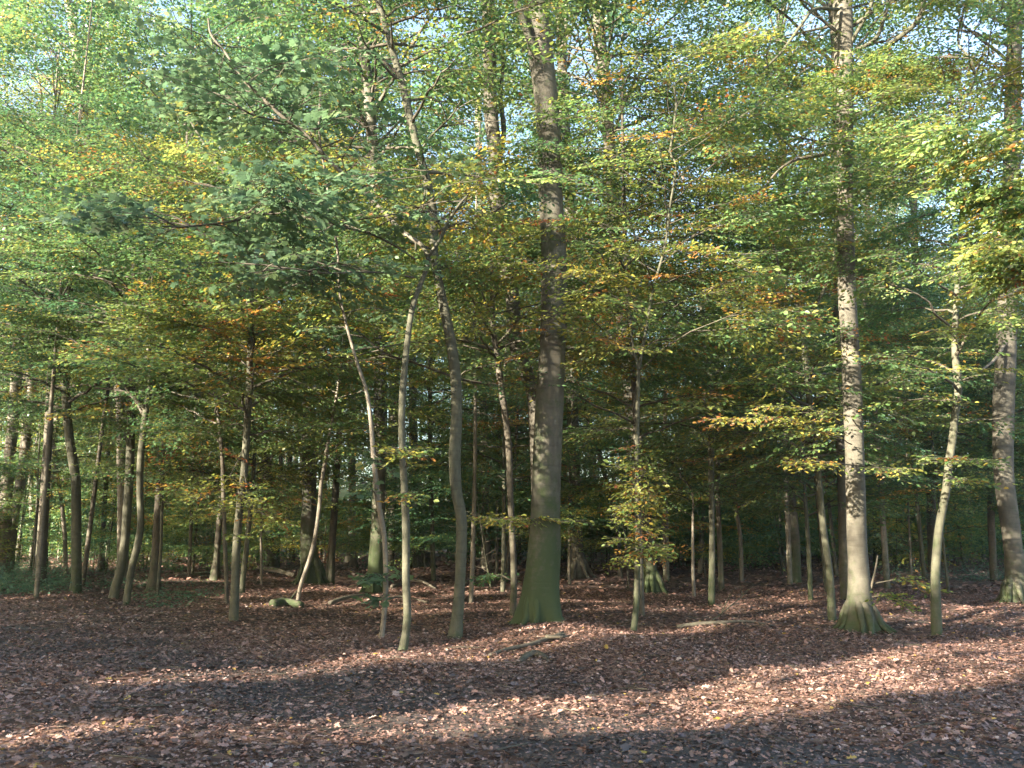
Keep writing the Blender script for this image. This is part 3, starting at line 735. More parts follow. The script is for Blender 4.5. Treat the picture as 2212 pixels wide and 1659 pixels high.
make_tree("young_beech", "slim dark stem forking into a Y, left of the sunlit banded beech",
          [(1797, 1337, 19), (1795, 1290, 17), (1791, 1230, 15), (1777, 1130, 14), (1768, 1030, 14), (1761, 963, 14), (1755, 913, 14), (1746, 830, 14), (1741, 780, 13), (1738, 730, 13), (1736, 690, 12)], H=2, bark='slim', moss=.3, group=G_FRONT, bend=.03,
          limbs=[dict(p=[(1736, 695, 10, 0), (1725, 662, 9, 0), (1710, 640, 8, -.1), (1690, 600, 7, -.1), (1673, 540, 6, -.1), (1662, 470, 4, -.1)], nb=8, kind='beech', hue=.5, reach=1.3, nsp=4),
                 dict(p=[(1737, 692, 10, 0), (1755, 668, 9, .1), (1775, 636, 8, .1), (1795, 593, 7, .2), (1803, 550, 6, .2), (1806, 470, 4, .3)], nb=8, kind='beech', hue=.35, reach=1.3, nsp=4)],
          crowns=[dict(zlo=2.8, zhi=4.8, nb=6, reach=1.6, kind='mid', hue=.4, nsp=4)],
          extra=[dict(p=[(1738, 700, 0), (1720, 640, -1.6), (1620, 622, -2.2), (1550, 618, -2.4)], n=8, hue=.7, sc=.5, start=.3, spread=35), dict(p=[(1755, 840, 0), (1690, 690, -1.6), (1640, 660, -2)], n=3, hue=.7, sc=.4)])
make_tree("beech_tree", "straight dark trunk standing alone back in the shade, left of the Y-forked stem",
          [(1718, 1258, 26), (1716, 1163, 23), (1706, 1063, 22), (1702, 996, 22), (1694, 900, 22), (1688, 830, 22), (1690, 673, 20), (1692, 500, 18), (1690, 250, 16), (1686, 50, 14)], H=22, bark='dark', moss=.3, moss_h=3, group=G_MID,
          crowns=[dict(zlo=12, nb=16, reach=3.2, kind='canopy', hue=.2, nsp=6, shape='big', rise=.5, twigs=False)])
make_tree("young_beech", "slender stem with a raised side branch, midway between the leaf-tufted stem and Y-forked stem",
          [(1536, 1308, 15), (1538, 1230, 14), (1538, 1163, 13), (1536, 996, 13), (1535, 830, 12), (1525, 785, 11), (1518, 740, 11), (1515, 690, 10), (1520, 600, 8), (1528, 500, 6)], H=11, bark='slim', moss=.3, group=G_MID,
          crowns=[dict(zlo=3.4, nb=18, reach=2.3, kind='mid', hue=.45, nsp=5)], limbs=[dict(bark='dark', p=[(1536, 835, 6, 0), (1550, 805, 6, .1), (1565, 783, 5, .2), (1600, 770, 4, .3)], nb=3, kind='mid', hue=.45)])
make_tree("young_beech", "thin dark stem just right of the slender stem with a raised side branch",
          [(1559, 1272, 13), (1554, 1163, 11), (1550, 1063, 10), (1552, 930, 9), (1560, 800, 8), (1566, 650, 6)], H=10, Y=25, bark='dark', moss=.25, group=G_MID, crowns=[dict(zlo=3.0, nb=16, reach=2.2, kind='mid', hue=.3, nsp=5)])
make_tree("beech_sapling", "thin pale stick of a sapling right of the leaf-tufted stem",
          [(1499, 1294, 8), (1497, 1220, 7), (1496, 1140, 5), (1494, 1060, 4)], H=4.6, bark='pale', moss=.1, group=G_MID, crowns=[dict(zlo=1.8, nb=8, reach=1.3, kind='mid', hue=.35, nsp=4)])
make_tree("beech_sapling", "pale sapling stem in the right half, on the lit litter near the dark brush heap",
          [(1602, 1254, 10), (1599, 1163, 9), (1591, 1100, 8), (1583, 960, 7), (1580, 840, 6)], H=7, bark='pale', moss=.15, group=G_MID, crowns=[dict(zlo=2.4, nb=13, reach=1.9, kind='mid', hue=.5, nsp=4)])
make_tree("beech_sapling", "slim greenish sapling just left of the foot of the Y-forked stem",
          [(1751, 1298, 11), (1747, 1200, 10), (1740, 1090, 8), (1734, 980, 7), (1730, 850, 5)], H=6.5, bark='slim', moss=.3, group=G_MID, crowns=[dict(zlo=1.9, nb=13, reach=1.8, kind='mid', hue=.25, nsp=4)])
make_tree("young_beech", "slim leaning stem with bright leaf sprays, right of the sunlit banded beech",
          [(2022, 1368, 24), (2021, 1300, 21), (2021, 1230, 20), (2028, 1146, 18), (2038, 1090, 17), (2046, 1046, 17), (2050, 996, 16), (2056, 963, 16), (2063, 896, 15), (2070, 846, 15), (2065, 790, 14), (2062, 740, 13), (2066, 656, 12),
           (2070, 590, 11), (2075, 506, 10), (2082, 400, 9), (2085, 300, 8)], H=11, bark='slim', moss=.3, group=G_FRONT, bend=0,
          crowns=[dict(zlo=3.3, nb=14, reach=1.7, kind='beech', hue=.32, nsp=4), dict(zlo=6.5, nb=8, reach=2.2, kind='beech', hue=.4, nsp=5)],
          extra=[dict(p=[(2066, 760, 0), (2090, 705, -1.5), (2180, 700, -2.3), (2230, 720, -2.5)], n=10, hue=.45, sc=.55, spread=35), dict(p=[(2066, 760, 0), (2055, 715, -1.4), (2025, 715, -2)], n=4, hue=.45, sc=.5),
                 dict(p=[(2070, 700, 0), (2085, 620, -1.2), (2060, 540, -1.7)], n=6, kind='hang', hue=.42, sc=.6), dict(p=[(2066, 880, 0), (2050, 850, -.3), (2040, 870, -.4)], n=3, kind='hang', hue=.42, sc=.4),
                 dict(p=[(2050, 1000, 0), (2090, 990, -.6), (2125, 1000, -.9)], n=4, hue=.4, sc=.4), dict(p=[(2044, 1050, 0), (2070, 1035, -.6), (2100, 1050, -.9)], n=4, hue=.42, sc=.4), dict(p=[(2050, 1010, 0), (2020, 985, -.6)], n=3, hue=.42, sc=.4)])
make_tree("young_beech", "sunlit pale green leaf boughs reaching in from the right edge, close to the viewer",
          [(2420, 1456, 26), (2415, 1250, 22), (2400, 1000, 20), (2380, 750, 18), (2350, 560, 16), (2320, 400, 13), (2290, 250, 10), (2270, 120, 7)], H=7.5, Y=10, bark='slim', moss=.2, group=G_FRONT, bend=0,
          extra=[dict(p=[(2330, 430, 0), (2210, 330, .1), (2110, 250, 0), (2030, 200, -.1)], n=24, kind='beech', hue=.4, sc=.7, start=.15), dict(p=[(2340, 500, 0), (2230, 400, -.1), (2140, 330, -.1), (2060, 270, -.2)], n=24, kind='hang', hue=.4, sc=.75, start=.15),
                 dict(p=[(2350, 560, 0), (2260, 500, 0), (2190, 430, .1), (2120, 390, .2)], n=24, kind='hang', hue=.4, sc=.75, start=.2), dict(p=[(2350, 600, 0), (2270, 580, -.2), (2200, 540, -.3), (2140, 510, -.3)], n=14, kind='hang', hue=.46, sc=.75, start=.2),
                 dict(p=[(2360, 640, 0), (2280, 620, .3), (2200, 590, .4), (2150, 560, .5)], n=10, kind='beech', hue=.46, sc=.7, start=.2), dict(p=[(2320, 400, 0), (2230, 340, .5), (2160, 300, .8)], n=10, kind='beech', hue=.44, sc=.7, start=.2)])
make_tree("beech_tree", "tall sun-flecked beech at the right edge, its foot among lit litter",
          [(2196, 1302, 42), (2193, 1230, 39), (2181, 1130, 38), (2168, 1030, 39), (2167, 900, 41), (2172, 773, 41), (2178, 640, 40), (2183, 590, 38), (2188, 300, 33), (2193, 100, 31), (2198, 0, 30)], H=22, bark='beech', flare=(.5, .4, 5, .2),
          moss=.3, group=G_FRONT, sides=28, crowns=[dict(zlo=12.5, nb=16, reach=3.6, kind='canopy', hue=.28, nsp=6, shape='big', rise=.5, twigs=False)],
          limbs=[dict(bark='pale', p=[(2172, 740, 7, -.2), (2150, 775, 6, -.5), (2120, 800, 4, -.7)])])
make_tree("young_beech", "dark thin stem standing left of the right-edge beech, in deep shade",
          [(2146, 1247, 17), (2144, 1180, 15), (2140, 1112, 14), (2138, 950, 12), (2136, 800, 10)], H=11, Y=30, bark='dark', moss=.25, group=G_MID, crowns=[dict(zlo=3.5, nb=16, reach=2.4, kind='mid', hue=.2, nsp=5)])

# ------------------------------------------------------------------ left half
make_tree("young_hornbeam", "dark stem with one bent-left branch, growing from the bramble patch edge at far left",
          [(163, 1281, 25), (165, 1230, 21), (165, 1163, 20), (164, 1046, 20), (160, 1013, 20), (150, 946, 19), (145, 896, 18), (141, 840, 17), (137, 790, 17), (142, 756, 15), (146, 690, 12), (150, 600, 10)], H=11, bark='slim', moss=.3, group=G_MID,
          flare=(.3, .25, 3, .3), bend=.03, crowns=[dict(zlo=4.6, nb=18, reach=2.5, kind='mid', hue=.28, nsp=5)], limbs=[dict(bark='dark', p=[(138, 792, 9, 0), (115, 785, 8, -.2), (90, 778, 6, -.4), (55, 750, 4, -.6)], nb=4, kind='mid', hue=.3)])
make_tree("young_hornbeam", "smooth blue-grey pole of a stem, left of a crooked pair at the track edge",
          [(244, 1292, 24), (248, 1275, 21), (260, 1230, 20), (270, 1163, 19), (275, 1096, 18), (280, 1030, 18), (283, 930, 17), (285, 830, 16), (288, 740, 15), (290, 640, 13), (292, 520, 11)], H=12, bark='slim', moss=.15, group=G_FRONT,
          bend=.03, crowns=[dict(zlo=5.4, nb=16, reach=2.4, kind='mid', hue=.22, nsp=5)])
make_tree("young_hornbeam", "crooked stem forking left halfway up, right of the smooth blue-grey pole",
          [(272, 1305, 17), (283, 1236, 15), (297, 1180, 15), (304, 1130, 14), (302, 1063, 14), (303, 996, 14), (308, 946, 14), (314, 890, 13), (325, 830, 12), (323, 773, 11), (317, 706, 11), (326, 560, 9), (330, 450, 9), (318, 380, 7)], H=11, bark='slim',
          moss=.2, group=G_FRONT, bend=.03, crowns=[dict(zlo=5, nb=16, reach=2.3, kind='mid', hue=.3, nsp=5)],
          limbs=[dict(bark='dark', p=[(314, 885, 9, 0), (280, 845, 8, -.2), (243, 806, 7, -.4), (193, 760, 6, -.7), (150, 730, 4, -.9)], nb=4, kind='mid', hue=.3),
                 dict(bark='dark', p=[(312, 900, 7, 0), (285, 856, 6, .2), (250, 842, 5, .5), (205, 838, 4, .8)], nb=3, kind='mid', hue=.3)])
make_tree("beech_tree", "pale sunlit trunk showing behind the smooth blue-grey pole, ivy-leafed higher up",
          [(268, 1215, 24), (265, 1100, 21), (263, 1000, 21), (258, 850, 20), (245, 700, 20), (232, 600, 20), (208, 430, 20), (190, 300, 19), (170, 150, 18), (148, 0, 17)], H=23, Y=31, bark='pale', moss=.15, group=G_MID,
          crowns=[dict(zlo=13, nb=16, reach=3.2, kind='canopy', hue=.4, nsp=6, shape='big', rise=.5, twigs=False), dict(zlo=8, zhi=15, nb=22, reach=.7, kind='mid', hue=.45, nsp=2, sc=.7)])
make_tree("beech_sapling", "thin pale stem with a kink, between the far left trunk pair and the bent-branched stem",
          [(143, 1242, 9), (140, 1163, 9), (132, 1080, 8), (125, 1030, 8), (118, 980, 8), (113, 900, 7), (112, 830, 6)], H=10, Y=33, bark='pale', moss=.1, group=G_MID, crowns=[dict(zlo=3, nb=14, reach=2.2, kind='mid', hue=.45, nsp=5)])
make_tree("beech_tree", "sunlit trunk at the left picture edge, left one of a leaning pair",  # sun on this trunk is put into its pale bark
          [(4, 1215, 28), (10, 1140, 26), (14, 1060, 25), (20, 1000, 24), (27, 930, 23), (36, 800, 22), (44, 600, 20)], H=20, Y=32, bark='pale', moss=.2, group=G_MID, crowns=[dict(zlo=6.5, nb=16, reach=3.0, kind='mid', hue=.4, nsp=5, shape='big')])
make_tree("beech_tree", "sunlit leaning trunk at far left, right one of the leaning pair",  # pale bark stands in for sunlight, as on its neighbour
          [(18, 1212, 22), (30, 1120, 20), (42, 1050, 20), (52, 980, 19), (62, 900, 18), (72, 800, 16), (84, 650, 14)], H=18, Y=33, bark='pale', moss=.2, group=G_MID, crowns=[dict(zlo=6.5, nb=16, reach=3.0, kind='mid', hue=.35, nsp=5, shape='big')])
make_tree("young_beech", "stem pale at the foot and dark above, with yellow-green leaf layers at mid height",
          [(505, 1339, 23), (508, 1263, 19), (510, 1196, 18), (515, 1130, 17), (520, 1080, 17), (528, 1013, 16), (533, 930, 15), (537, 860, 15), (539, 806, 14), (541, 723, 13), (543, 673, 12), (541, 580, 11), (538, 500, 10), (530, 447, 9), (517, 407, 8),
           (480, 370, 7), (453, 333, 6), (430, 293, 5), (403, 247, 4)], H=3, bark='slim', moss=.15, group=G_FRONT, bend=.03, crowns=[dict(zlo=3.4, zhi=8.5, nb=20, reach=2.0, kind='mid', hue=.4, nsp=5)],
          extra=[dict(p=[(528, 1010, 0), (540, 1080, -.6), (590, 1130, -1)], n=6, hue=.5, sc=.5), dict(p=[(526, 1020, 0), (500, 1090, -.5), (450, 1120, -.9)], n=6, hue=.55, sc=.5), dict(p=[(530, 960, 0), (480, 1050, -.5), (410, 1085, -.9)], n=5, hue=.55, sc=.45),
                 dict(p=[(520, 1060, 0), (550, 1150, -.4), (540, 1160, -.6)], n=4, hue=.5, sc=.42), dict(p=[(539, 800, 0), (490, 730, -1.2), (420, 770, -1.8)], n=7, hue=.65, sc=.6), dict(p=[(540, 770, 0), (580, 700, -1.2), (480, 690, -2)], n=6, hue=.65, sc=.55),
                 dict(p=[(538, 840, 0), (600, 760, -1), (690, 735, -1.4)], n=6, hue=.65, sc=.5)])
make_tree("young_beech", "thin dark stem close to the left of the pale-footed young beech",
          [(491, 1308, 9), (488, 1230, 9), (485, 1163, 9), (482, 1063, 9), (480, 996, 9), (473, 913, 8), (461, 830, 7), (450, 790, 6), (440, 700, 5)], H=9, bark='dark', moss=.15, group=G_MID, crowns=[dict(zlo=3.5, nb=14, reach=2.0, kind='mid', hue=.3, nsp=5)])
make_tree("beech_sapling", "short greyish stem leaning right just behind the pale-footed young beech",
          [(522, 1283, 13), (528, 1220, 12), (536, 1150, 11), (545, 1060, 9), (552, 950, 7)], H=8, Y=24, bark='slim', moss=.25, group=G_MID, crowns=[dict(zlo=2.3, nb=15, reach=2.0, kind='mid', hue=.4, nsp=5)])
make_tree("beech_tree", "straight trunk flecked by sun, midway between the pale-footed stem and the yellow-mossed trunk",
          [(588, 1238, 28), (584, 1190, 23), (580, 1146, 21), (577, 1013, 20), (568, 896, 19), (562, 740, 18), (566, 450, 17), (573, 176, 15), (574, 0, 14)], H=23, bark='beech', moss=.25, group=G_MID, flare=(.4, .4, 4, .5),
          crowns=[dict(zlo=12, nb=16, reach=3.3, kind='canopy', hue=.25, nsp=6, shape='big', rise=.5, twigs=False)])
make_tree("beech_tree", "stout trunk with yellow-green moss on its left side low down, behind the birch-thin leaning stem",
          [(672, 1264, 42), (669, 1220, 37), (666, 1160, 34), (668, 1050, 29), (663, 840, 30), (657, 740, 28), (648, 550, 24), (640, 380, 20), (632, 250, 18), (625, 100, 17), (620, 0, 16)], H=22, bark='beech', moss=.4, moss_h=1.6, group=G_MID,
          flare=(.6, .45, 5, .4), sides=24, crowns=[dict(zlo=11, nb=18, reach=3.5, kind='canopy', hue=.25, nsp=6, shape='big', rise=.5, twigs=False), dict(zlo=4.5, zhi=9, nb=10, reach=2.2, kind='mid', hue=.5, nsp=5)])
make_tree("birch_sapling", "birch-thin pale stem leaning right from its foot by the mossy log",
          [(640, 1305, 10), (650, 1263, 9), (667, 1213, 9), (680, 1163, 9), (690, 1096, 9), (694, 1046, 8), (703, 996, 8), (710, 946, 8), (720, 896, 7), (728, 846, 6), (737, 780, 5), (745, 700, 4)], H=9, bark='pale', moss=.08, group=G_MID, bend=.03,
          crowns=[dict(zlo=3.2, nb=13, reach=1.8, kind='mid', hue=.45, nsp=4)])
make_tree("beech_sapling", "slight stick-like sapling in the gap between the crooked forked stem and pale-footed stem",
          [(340, 1283, 8), (347, 1196, 7), (349, 1100, 6), (352, 1000, 6), (356, 900, 5)], H=7.5, bark='slim', moss=.15, group=G_MID, crowns=[dict(zlo=2.2, nb=13, reach=2.0, kind='mid', hue=.35, nsp=5)])
make_tree("beech_sapling", "short pale stake-like sapling left of the trunk with yellow-green moss",
          [(565, 1264, 6), (565, 1210, 6), (564, 1160, 5), (566, 1090, 4)], H=4.6, bark='pale', moss=.05, group=G_MID, crowns=[dict(zlo=1.9, nb=8, reach=1.4, kind='mid', hue=.45, nsp=4)])
make_tree("beech_tree", "mid-grey trunk deep in the left half, behind the slight stick-like sapling",
          [(382, 1200, 17), (386, 1100, 15), (390, 930, 14), (386, 760, 14), (380, 600, 13), (368, 433, 13), (358, 330, 12), (350, 200, 11)], H=22, Y=50, bark='beech', moss=.2, group=G_MID, crowns=[dict(zlo=12, nb=15, reach=3.3, kind='far', hue=.25, nsp=5, shape='big', twigs=False)])
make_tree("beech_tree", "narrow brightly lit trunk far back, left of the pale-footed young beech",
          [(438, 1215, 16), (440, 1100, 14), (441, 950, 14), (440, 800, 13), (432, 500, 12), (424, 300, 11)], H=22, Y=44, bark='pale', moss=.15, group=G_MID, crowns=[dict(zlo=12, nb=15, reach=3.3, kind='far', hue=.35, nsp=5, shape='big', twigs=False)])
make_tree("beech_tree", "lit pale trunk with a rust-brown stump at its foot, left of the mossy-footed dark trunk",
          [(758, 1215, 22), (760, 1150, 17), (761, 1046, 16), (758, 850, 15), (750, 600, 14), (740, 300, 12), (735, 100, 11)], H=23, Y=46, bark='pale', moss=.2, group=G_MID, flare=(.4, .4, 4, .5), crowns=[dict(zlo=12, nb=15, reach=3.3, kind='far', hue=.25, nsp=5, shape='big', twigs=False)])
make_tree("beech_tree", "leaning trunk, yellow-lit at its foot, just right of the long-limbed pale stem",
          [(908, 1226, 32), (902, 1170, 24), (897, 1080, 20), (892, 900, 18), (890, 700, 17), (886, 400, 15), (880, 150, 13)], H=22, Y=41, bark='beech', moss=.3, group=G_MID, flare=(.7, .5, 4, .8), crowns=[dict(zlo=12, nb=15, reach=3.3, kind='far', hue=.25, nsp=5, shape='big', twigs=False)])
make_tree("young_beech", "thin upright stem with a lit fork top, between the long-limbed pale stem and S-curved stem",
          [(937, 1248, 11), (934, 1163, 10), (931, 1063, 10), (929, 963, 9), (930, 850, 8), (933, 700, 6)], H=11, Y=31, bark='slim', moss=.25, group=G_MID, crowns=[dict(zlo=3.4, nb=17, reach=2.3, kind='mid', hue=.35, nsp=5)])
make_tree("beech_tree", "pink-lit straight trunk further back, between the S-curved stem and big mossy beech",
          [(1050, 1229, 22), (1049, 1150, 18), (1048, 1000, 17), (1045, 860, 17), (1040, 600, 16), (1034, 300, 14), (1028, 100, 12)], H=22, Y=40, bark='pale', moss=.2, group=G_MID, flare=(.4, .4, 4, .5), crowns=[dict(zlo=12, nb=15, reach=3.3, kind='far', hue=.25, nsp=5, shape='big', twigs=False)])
make_tree("beech_sapling", "thin lit sapling stem low in the gap left of the dark slender stem",
          [(1073, 1240, 8), (1074, 1150, 7), (1076, 1050, 7), (1080, 930, 6)], H=8, Y=35, bark='slim', moss=.1, group=G_MID, crowns=[dict(zlo=2.6, nb=14, reach=2.2, kind='mid', hue=.4, nsp=5)])
make_tree("pine_tree", "reddish leaning trunk far back, right of the straight beech forked near the picture top",
          [(1302, 1204, 21), (1292, 1130, 19), (1285, 1070, 18), (1276, 963, 17), (1268, 870, 16), (1258, 700, 15), (1246, 450, 13)], H=21, Y=52, bark='pale', moss=.1, group=G_MID, crowns=[dict(zlo=13, nb=14, reach=3, kind='far', hue=.2, nsp=5, shape='big', twigs=False)])
make_tree("young_beech", "thin dark stem slanting right at middle height, right of the reddish leaning trunk",
          [(1340, 1215, 11), (1330, 1120, 10), (1312, 1050, 10), (1290, 963, 9), (1268, 896, 8), (1255, 820, 6)], H=10, Y=33, bark='dark', moss=.2, group=G_MID, crowns=[dict(zlo=4, nb=14, reach=2.2, kind='mid', hue=.25, nsp=5)])
make_tree("beech_tree", "broad shadowy trunk far back, between the sunlit banded beech and the leaning leafy stem",
          [(1950, 1205, 28), (1948, 1100, 26), (1943, 950, 26), (1936, 800, 25), (1928, 600, 22), (1922, 350, 19), (1918, 100, 16)], H=24, Y=47, bark='beech', moss=.2, group=G_MID, crowns=[dict(zlo=12, nb=15, reach=3.4, kind='far', hue=.2, nsp=5, shape='big', twigs=False)])
make_tree("beech_tree", "near-black trunk in deep shade, just left of the leaning leafy stem at right",
          [(2014, 1232, 20), (2010, 1050, 18), (2003, 950, 17), (1995, 830, 17), (1985, 640, 15), (1978, 550, 14), (1972, 300, 12)], H=19, Y=35, bark='dark', moss=.15, group=G_MID, crowns=[dict(zlo=9, nb=15, reach=3.0, kind='far', hue=.2, nsp=5, shape='big', twigs=False)])
make_tree("beech_tree", "dim greenish trunk directly right of the sunlit banded beech, further back",
          [(1897, 1222, 20), (1894, 1120, 18), (1890, 1000, 17), (1884, 850, 16), (1878, 650, 15), (1870, 350, 12)], H=21, Y=41, bark='beech', moss=.4, group=G_MID, crowns=[dict(zlo=11, nb=15, reach=3.2, kind='far', hue=.2, nsp=5, shape='big', twigs=False)])
# ------------------------------------------------------------------ the deeper wood
LAND = [(165, "bent-branched stem"), (268, "blue-grey pole"), (512, "pale-footed stem"), (667, "yellow-mossed trunk"), (877, "long-limbed stem"), (996, "S-curved stem"),
        (1178, "big mossy beech"), (1378, "leaf-tufted stem"), (1538, "raised-branch stem"), (1785, "Y-forked stem"), (1851, "banded beech"), (2028, "leafy leaning stem"), (2184, "right-edge beech")]
ORD = ["first", "second", "third", "fourth", "fifth", "sixth", "seventh", "eighth", "ninth", "tenth", "eleventh", "twelfth", "thirteenth", "fourteenth", "fifteenth", "sixteenth",
       "seventeenth", "eighteenth", "nineteenth", "twentieth", "twenty-first", "twenty-second", "twenty-third", "twenty-fourth", "twenty-fifth", "twenty-sixth"]

for tens in ("twenty", "thirty", "forty", "fifty"):
    for unit in ORD[:9]:
        w_ = tens + "-" + unit
        if w_ not in ORD:
            ORD.append(w_)
    if tens != "fifty":
        ORD.append({"twenty": "thirtieth", "thirty": "fortieth", "forty": "fiftieth"}[tens])

def bg_tree(x, y, H, r, name, bark, cr, moss=0.2, lean=0.03):
    n = 26
    t = np.linspace(0, 1, n)
    gz = float(ground_z(x, y))
    lx, ly = rng.normal(0, lean), rng.normal(0, lean)
    k = rng.uniform(0, 6.28, 2)
    w = 0.012 * H
    C = np.stack([x + lx * H * t + w * np.sin(t * 5 + k[0]) * t, y + ly * H * t + w * np.sin(t * 4 + k[1]) * t, gz - 0.1 + H * t], 1)
    rad = r * np.maximum(1 - 0.9 * t ** 1.1, 0.06)
    root = bpy.data.objects.new(name, None); COL.objects.link(root)
    root.location = (x, y, gz); root.empty_display_size = 0.3
    mb = MB()
    v, q = tube(C, rad, 10, 0.03, (0.5, 0.4, 4, rng.uniform(0, 3)) if r > 0.1 else None)
    mb.add(v, q, moss * (0.4 + np.exp(-np.maximum(v[:, 2] - gz, 0) / 1.2)), 0)
    link("trunk", mb.mesh("trunk", [BARK[bark]], root.location, attr='moss'), root)
    mb = MB()
    for c in cr:
        crown(mb, C, rad, **c)
    if mb.v:
        link("crown", mb.mesh("crown", [BEECH, MAPLE, BARK['dark']], root.location), root)
    return root

def too_near(px, y, pts, dmin):
    return any(math.hypot(px - a, y - b) < dmin for a, b in pts)

TAKEN = [(float(s[1][0, 0]), float(s[1][0, 1])) for s in ALL_STEMS]
NAMEDPX = [(project(s[1][min(len(s[1]) - 1, 8)])[0], s[1][0, 1]) for s in ALL_STEMS]
BGT = []
def scatter(n, y0, y1, dmin, avoid_px):
    out, tries = [], 0
    while len(out) < n and tries < n * 60:
        tries += 1
        y = math.sqrt(rng.uniform(y0 * y0, y1 * y1))
        x = rng.uniform(-1, 1) * (0.60 * y + 2.5)
        if too_near(x, y, TAKEN, dmin):
            continue
        px = project((x, y, 2.0))[0]
        if any(abs(px - a) < avoid_px and y < b + 16 for a, b in NAMEDPX):
            continue
        TAKEN.append((x, y)); out.append((x, y, px))
    return out

for (x, y, px) in scatter(74, 27, 84, 3.6, 13):
    H = rng.uniform(17, 25)
    far = y > 45
    zl = rng.uniform(0.38, 0.5) * H
    t = bg_tree(x, y, H, rng.uniform(0.13, 0.24), "beech_tree", rng.choice(['beech', 'beech', 'dark', 'slim', 'pale']),
                [dict(zlo=zl, zhi=H - 0.2, nb=20 if not far else 15, reach=rng.uniform(2.8, 3.8), kind='far', hue=rng.uniform(.12, .36), nsp=6, shape='big', rise=.5, twigs=False, sunpad=False)], moss=rng.uniform(.1, .4))
    BGT.append((px, 'trunk', t, y))
for (x, y, px) in scatter(130, 21, 70, 1.5, 5):
    H = rng.uniform(12, 19)
    t = bg_tree(x, y, H, rng.uniform(0.045, 0.10), "beech_tree", rng.choice(['slim', 'dark', 'pale', 'beech', 'pale']),
                [dict(zlo=.36 * H, zhi=H - 0.2, nb=7, reach=rng.uniform(1.8, 2.4), kind='far', hue=rng.uniform(.15, .4), nsp=4, twigs=False, sunpad=y < 36)], moss=rng.uniform(.1, .3), lean=.05)
    BGT.append((px, 'trunk', t, y))
for (x, y, px) in scatter(100, 23, 74, 2.1, 7):
    H = rng.uniform(5.5, 12)
    hue = rng.choice([.15, .2, .25, .3, .35, .45, .6], p=[.18, .2, .2, .14, .12, .1, .06])
    t = bg_tree(x, y, H, rng.uniform(0.035, 0.07), "beech_sapling", rng.choice(['slim', 'dark', 'slim', 'pale'], p=[.4, .3, .2, .1]),
                [dict(zlo=rng.uniform(1.7, 2.4) if y < 32 else rng.uniform(.6, 1.8), zhi=H - 0.2, nb=int(7 + H * .9), reach=rng.uniform(1.9, 2.8), kind='mid' if y < 42 else 'far', hue=hue, nsp=4, twigs=y < 34, sunpad=y < 36)], lean=0.05)
    BGT.append((px, 'sapling', t, y))
for (px, y, zl) in ((95, 27, 7.5), (340, 25.5, 8), (470, 30, 8), (715, 29, 9), (225, 37, 9), (600, 41, 11), (30, 41, 10)):
    p = at(px, 1150, y); x = float(p[0]); H = rng.uniform(18, 22)
    TAKEN.append((x, y))
    t = bg_tree(x, y, H, rng.uniform(0.10, 0.16), "beech_tree", 'dark', [dict(zlo=zl, zhi=H - 0.2, nb=16, reach=3.4, kind='canopy', hue=.2, nsp=6, shape='big', rise=.35, twigs=False, sunpad=False)], moss=.25)
    BGT.append((px, 'trunk', t, y))
for (x, y, px) in scatter(130, 26, 70, 1.6, 4):
    H = rng.uniform(2.2, 4.8)
    t = bg_tree(x, y, H, rng.uniform(0.018, 0.035), "beech_sapling", rng.choice(['slim', 'dark']),
                [dict(zlo=.35, zhi=H - .1, nb=int(5 + H * 1.1), reach=rng.uniform(1.5, 2.3), kind='mid' if y < 38 else 'far', hue=rng.choice([.12, .18, .22, .3, .45]), nsp=4, twigs=False, sunpad=False)], lean=0.08)
    BGT.append((px, 'low', t, y))
BGT.sort(key=lambda a: a[0])
cnt = {}
for (px, knd, t, y) in BGT:
    L_ = [n for a, n in LAND if a <= px]; Rr = [n for a, n in LAND if a > px]
    gap = ("between %s and %s" % (L_[-1], Rr[0])) if L_ and Rr else ("left of %s" % Rr[0] if Rr else "right of %s" % L_[-1])
    key = (gap, knd); cnt[key] = cnt.get(key, 0) + 1
    o_ = ORD[min(cnt[key] - 1, len(ORD) - 1)]
    if knd == 'trunk':
        tag(t, "%s tall background trunk from left, %s" % (o_, gap), "tree", "tall trees deeper in the wood")
    elif knd == 'low':
        tag(t, "%s low background sapling from left, %s" % (o_, gap), "sapling", "low young growth deeper in the wood")
    else:
        tag(t, "%s leafy background sapling from left, %s" % (o_, gap), "sapling", "understorey saplings deeper in the wood")

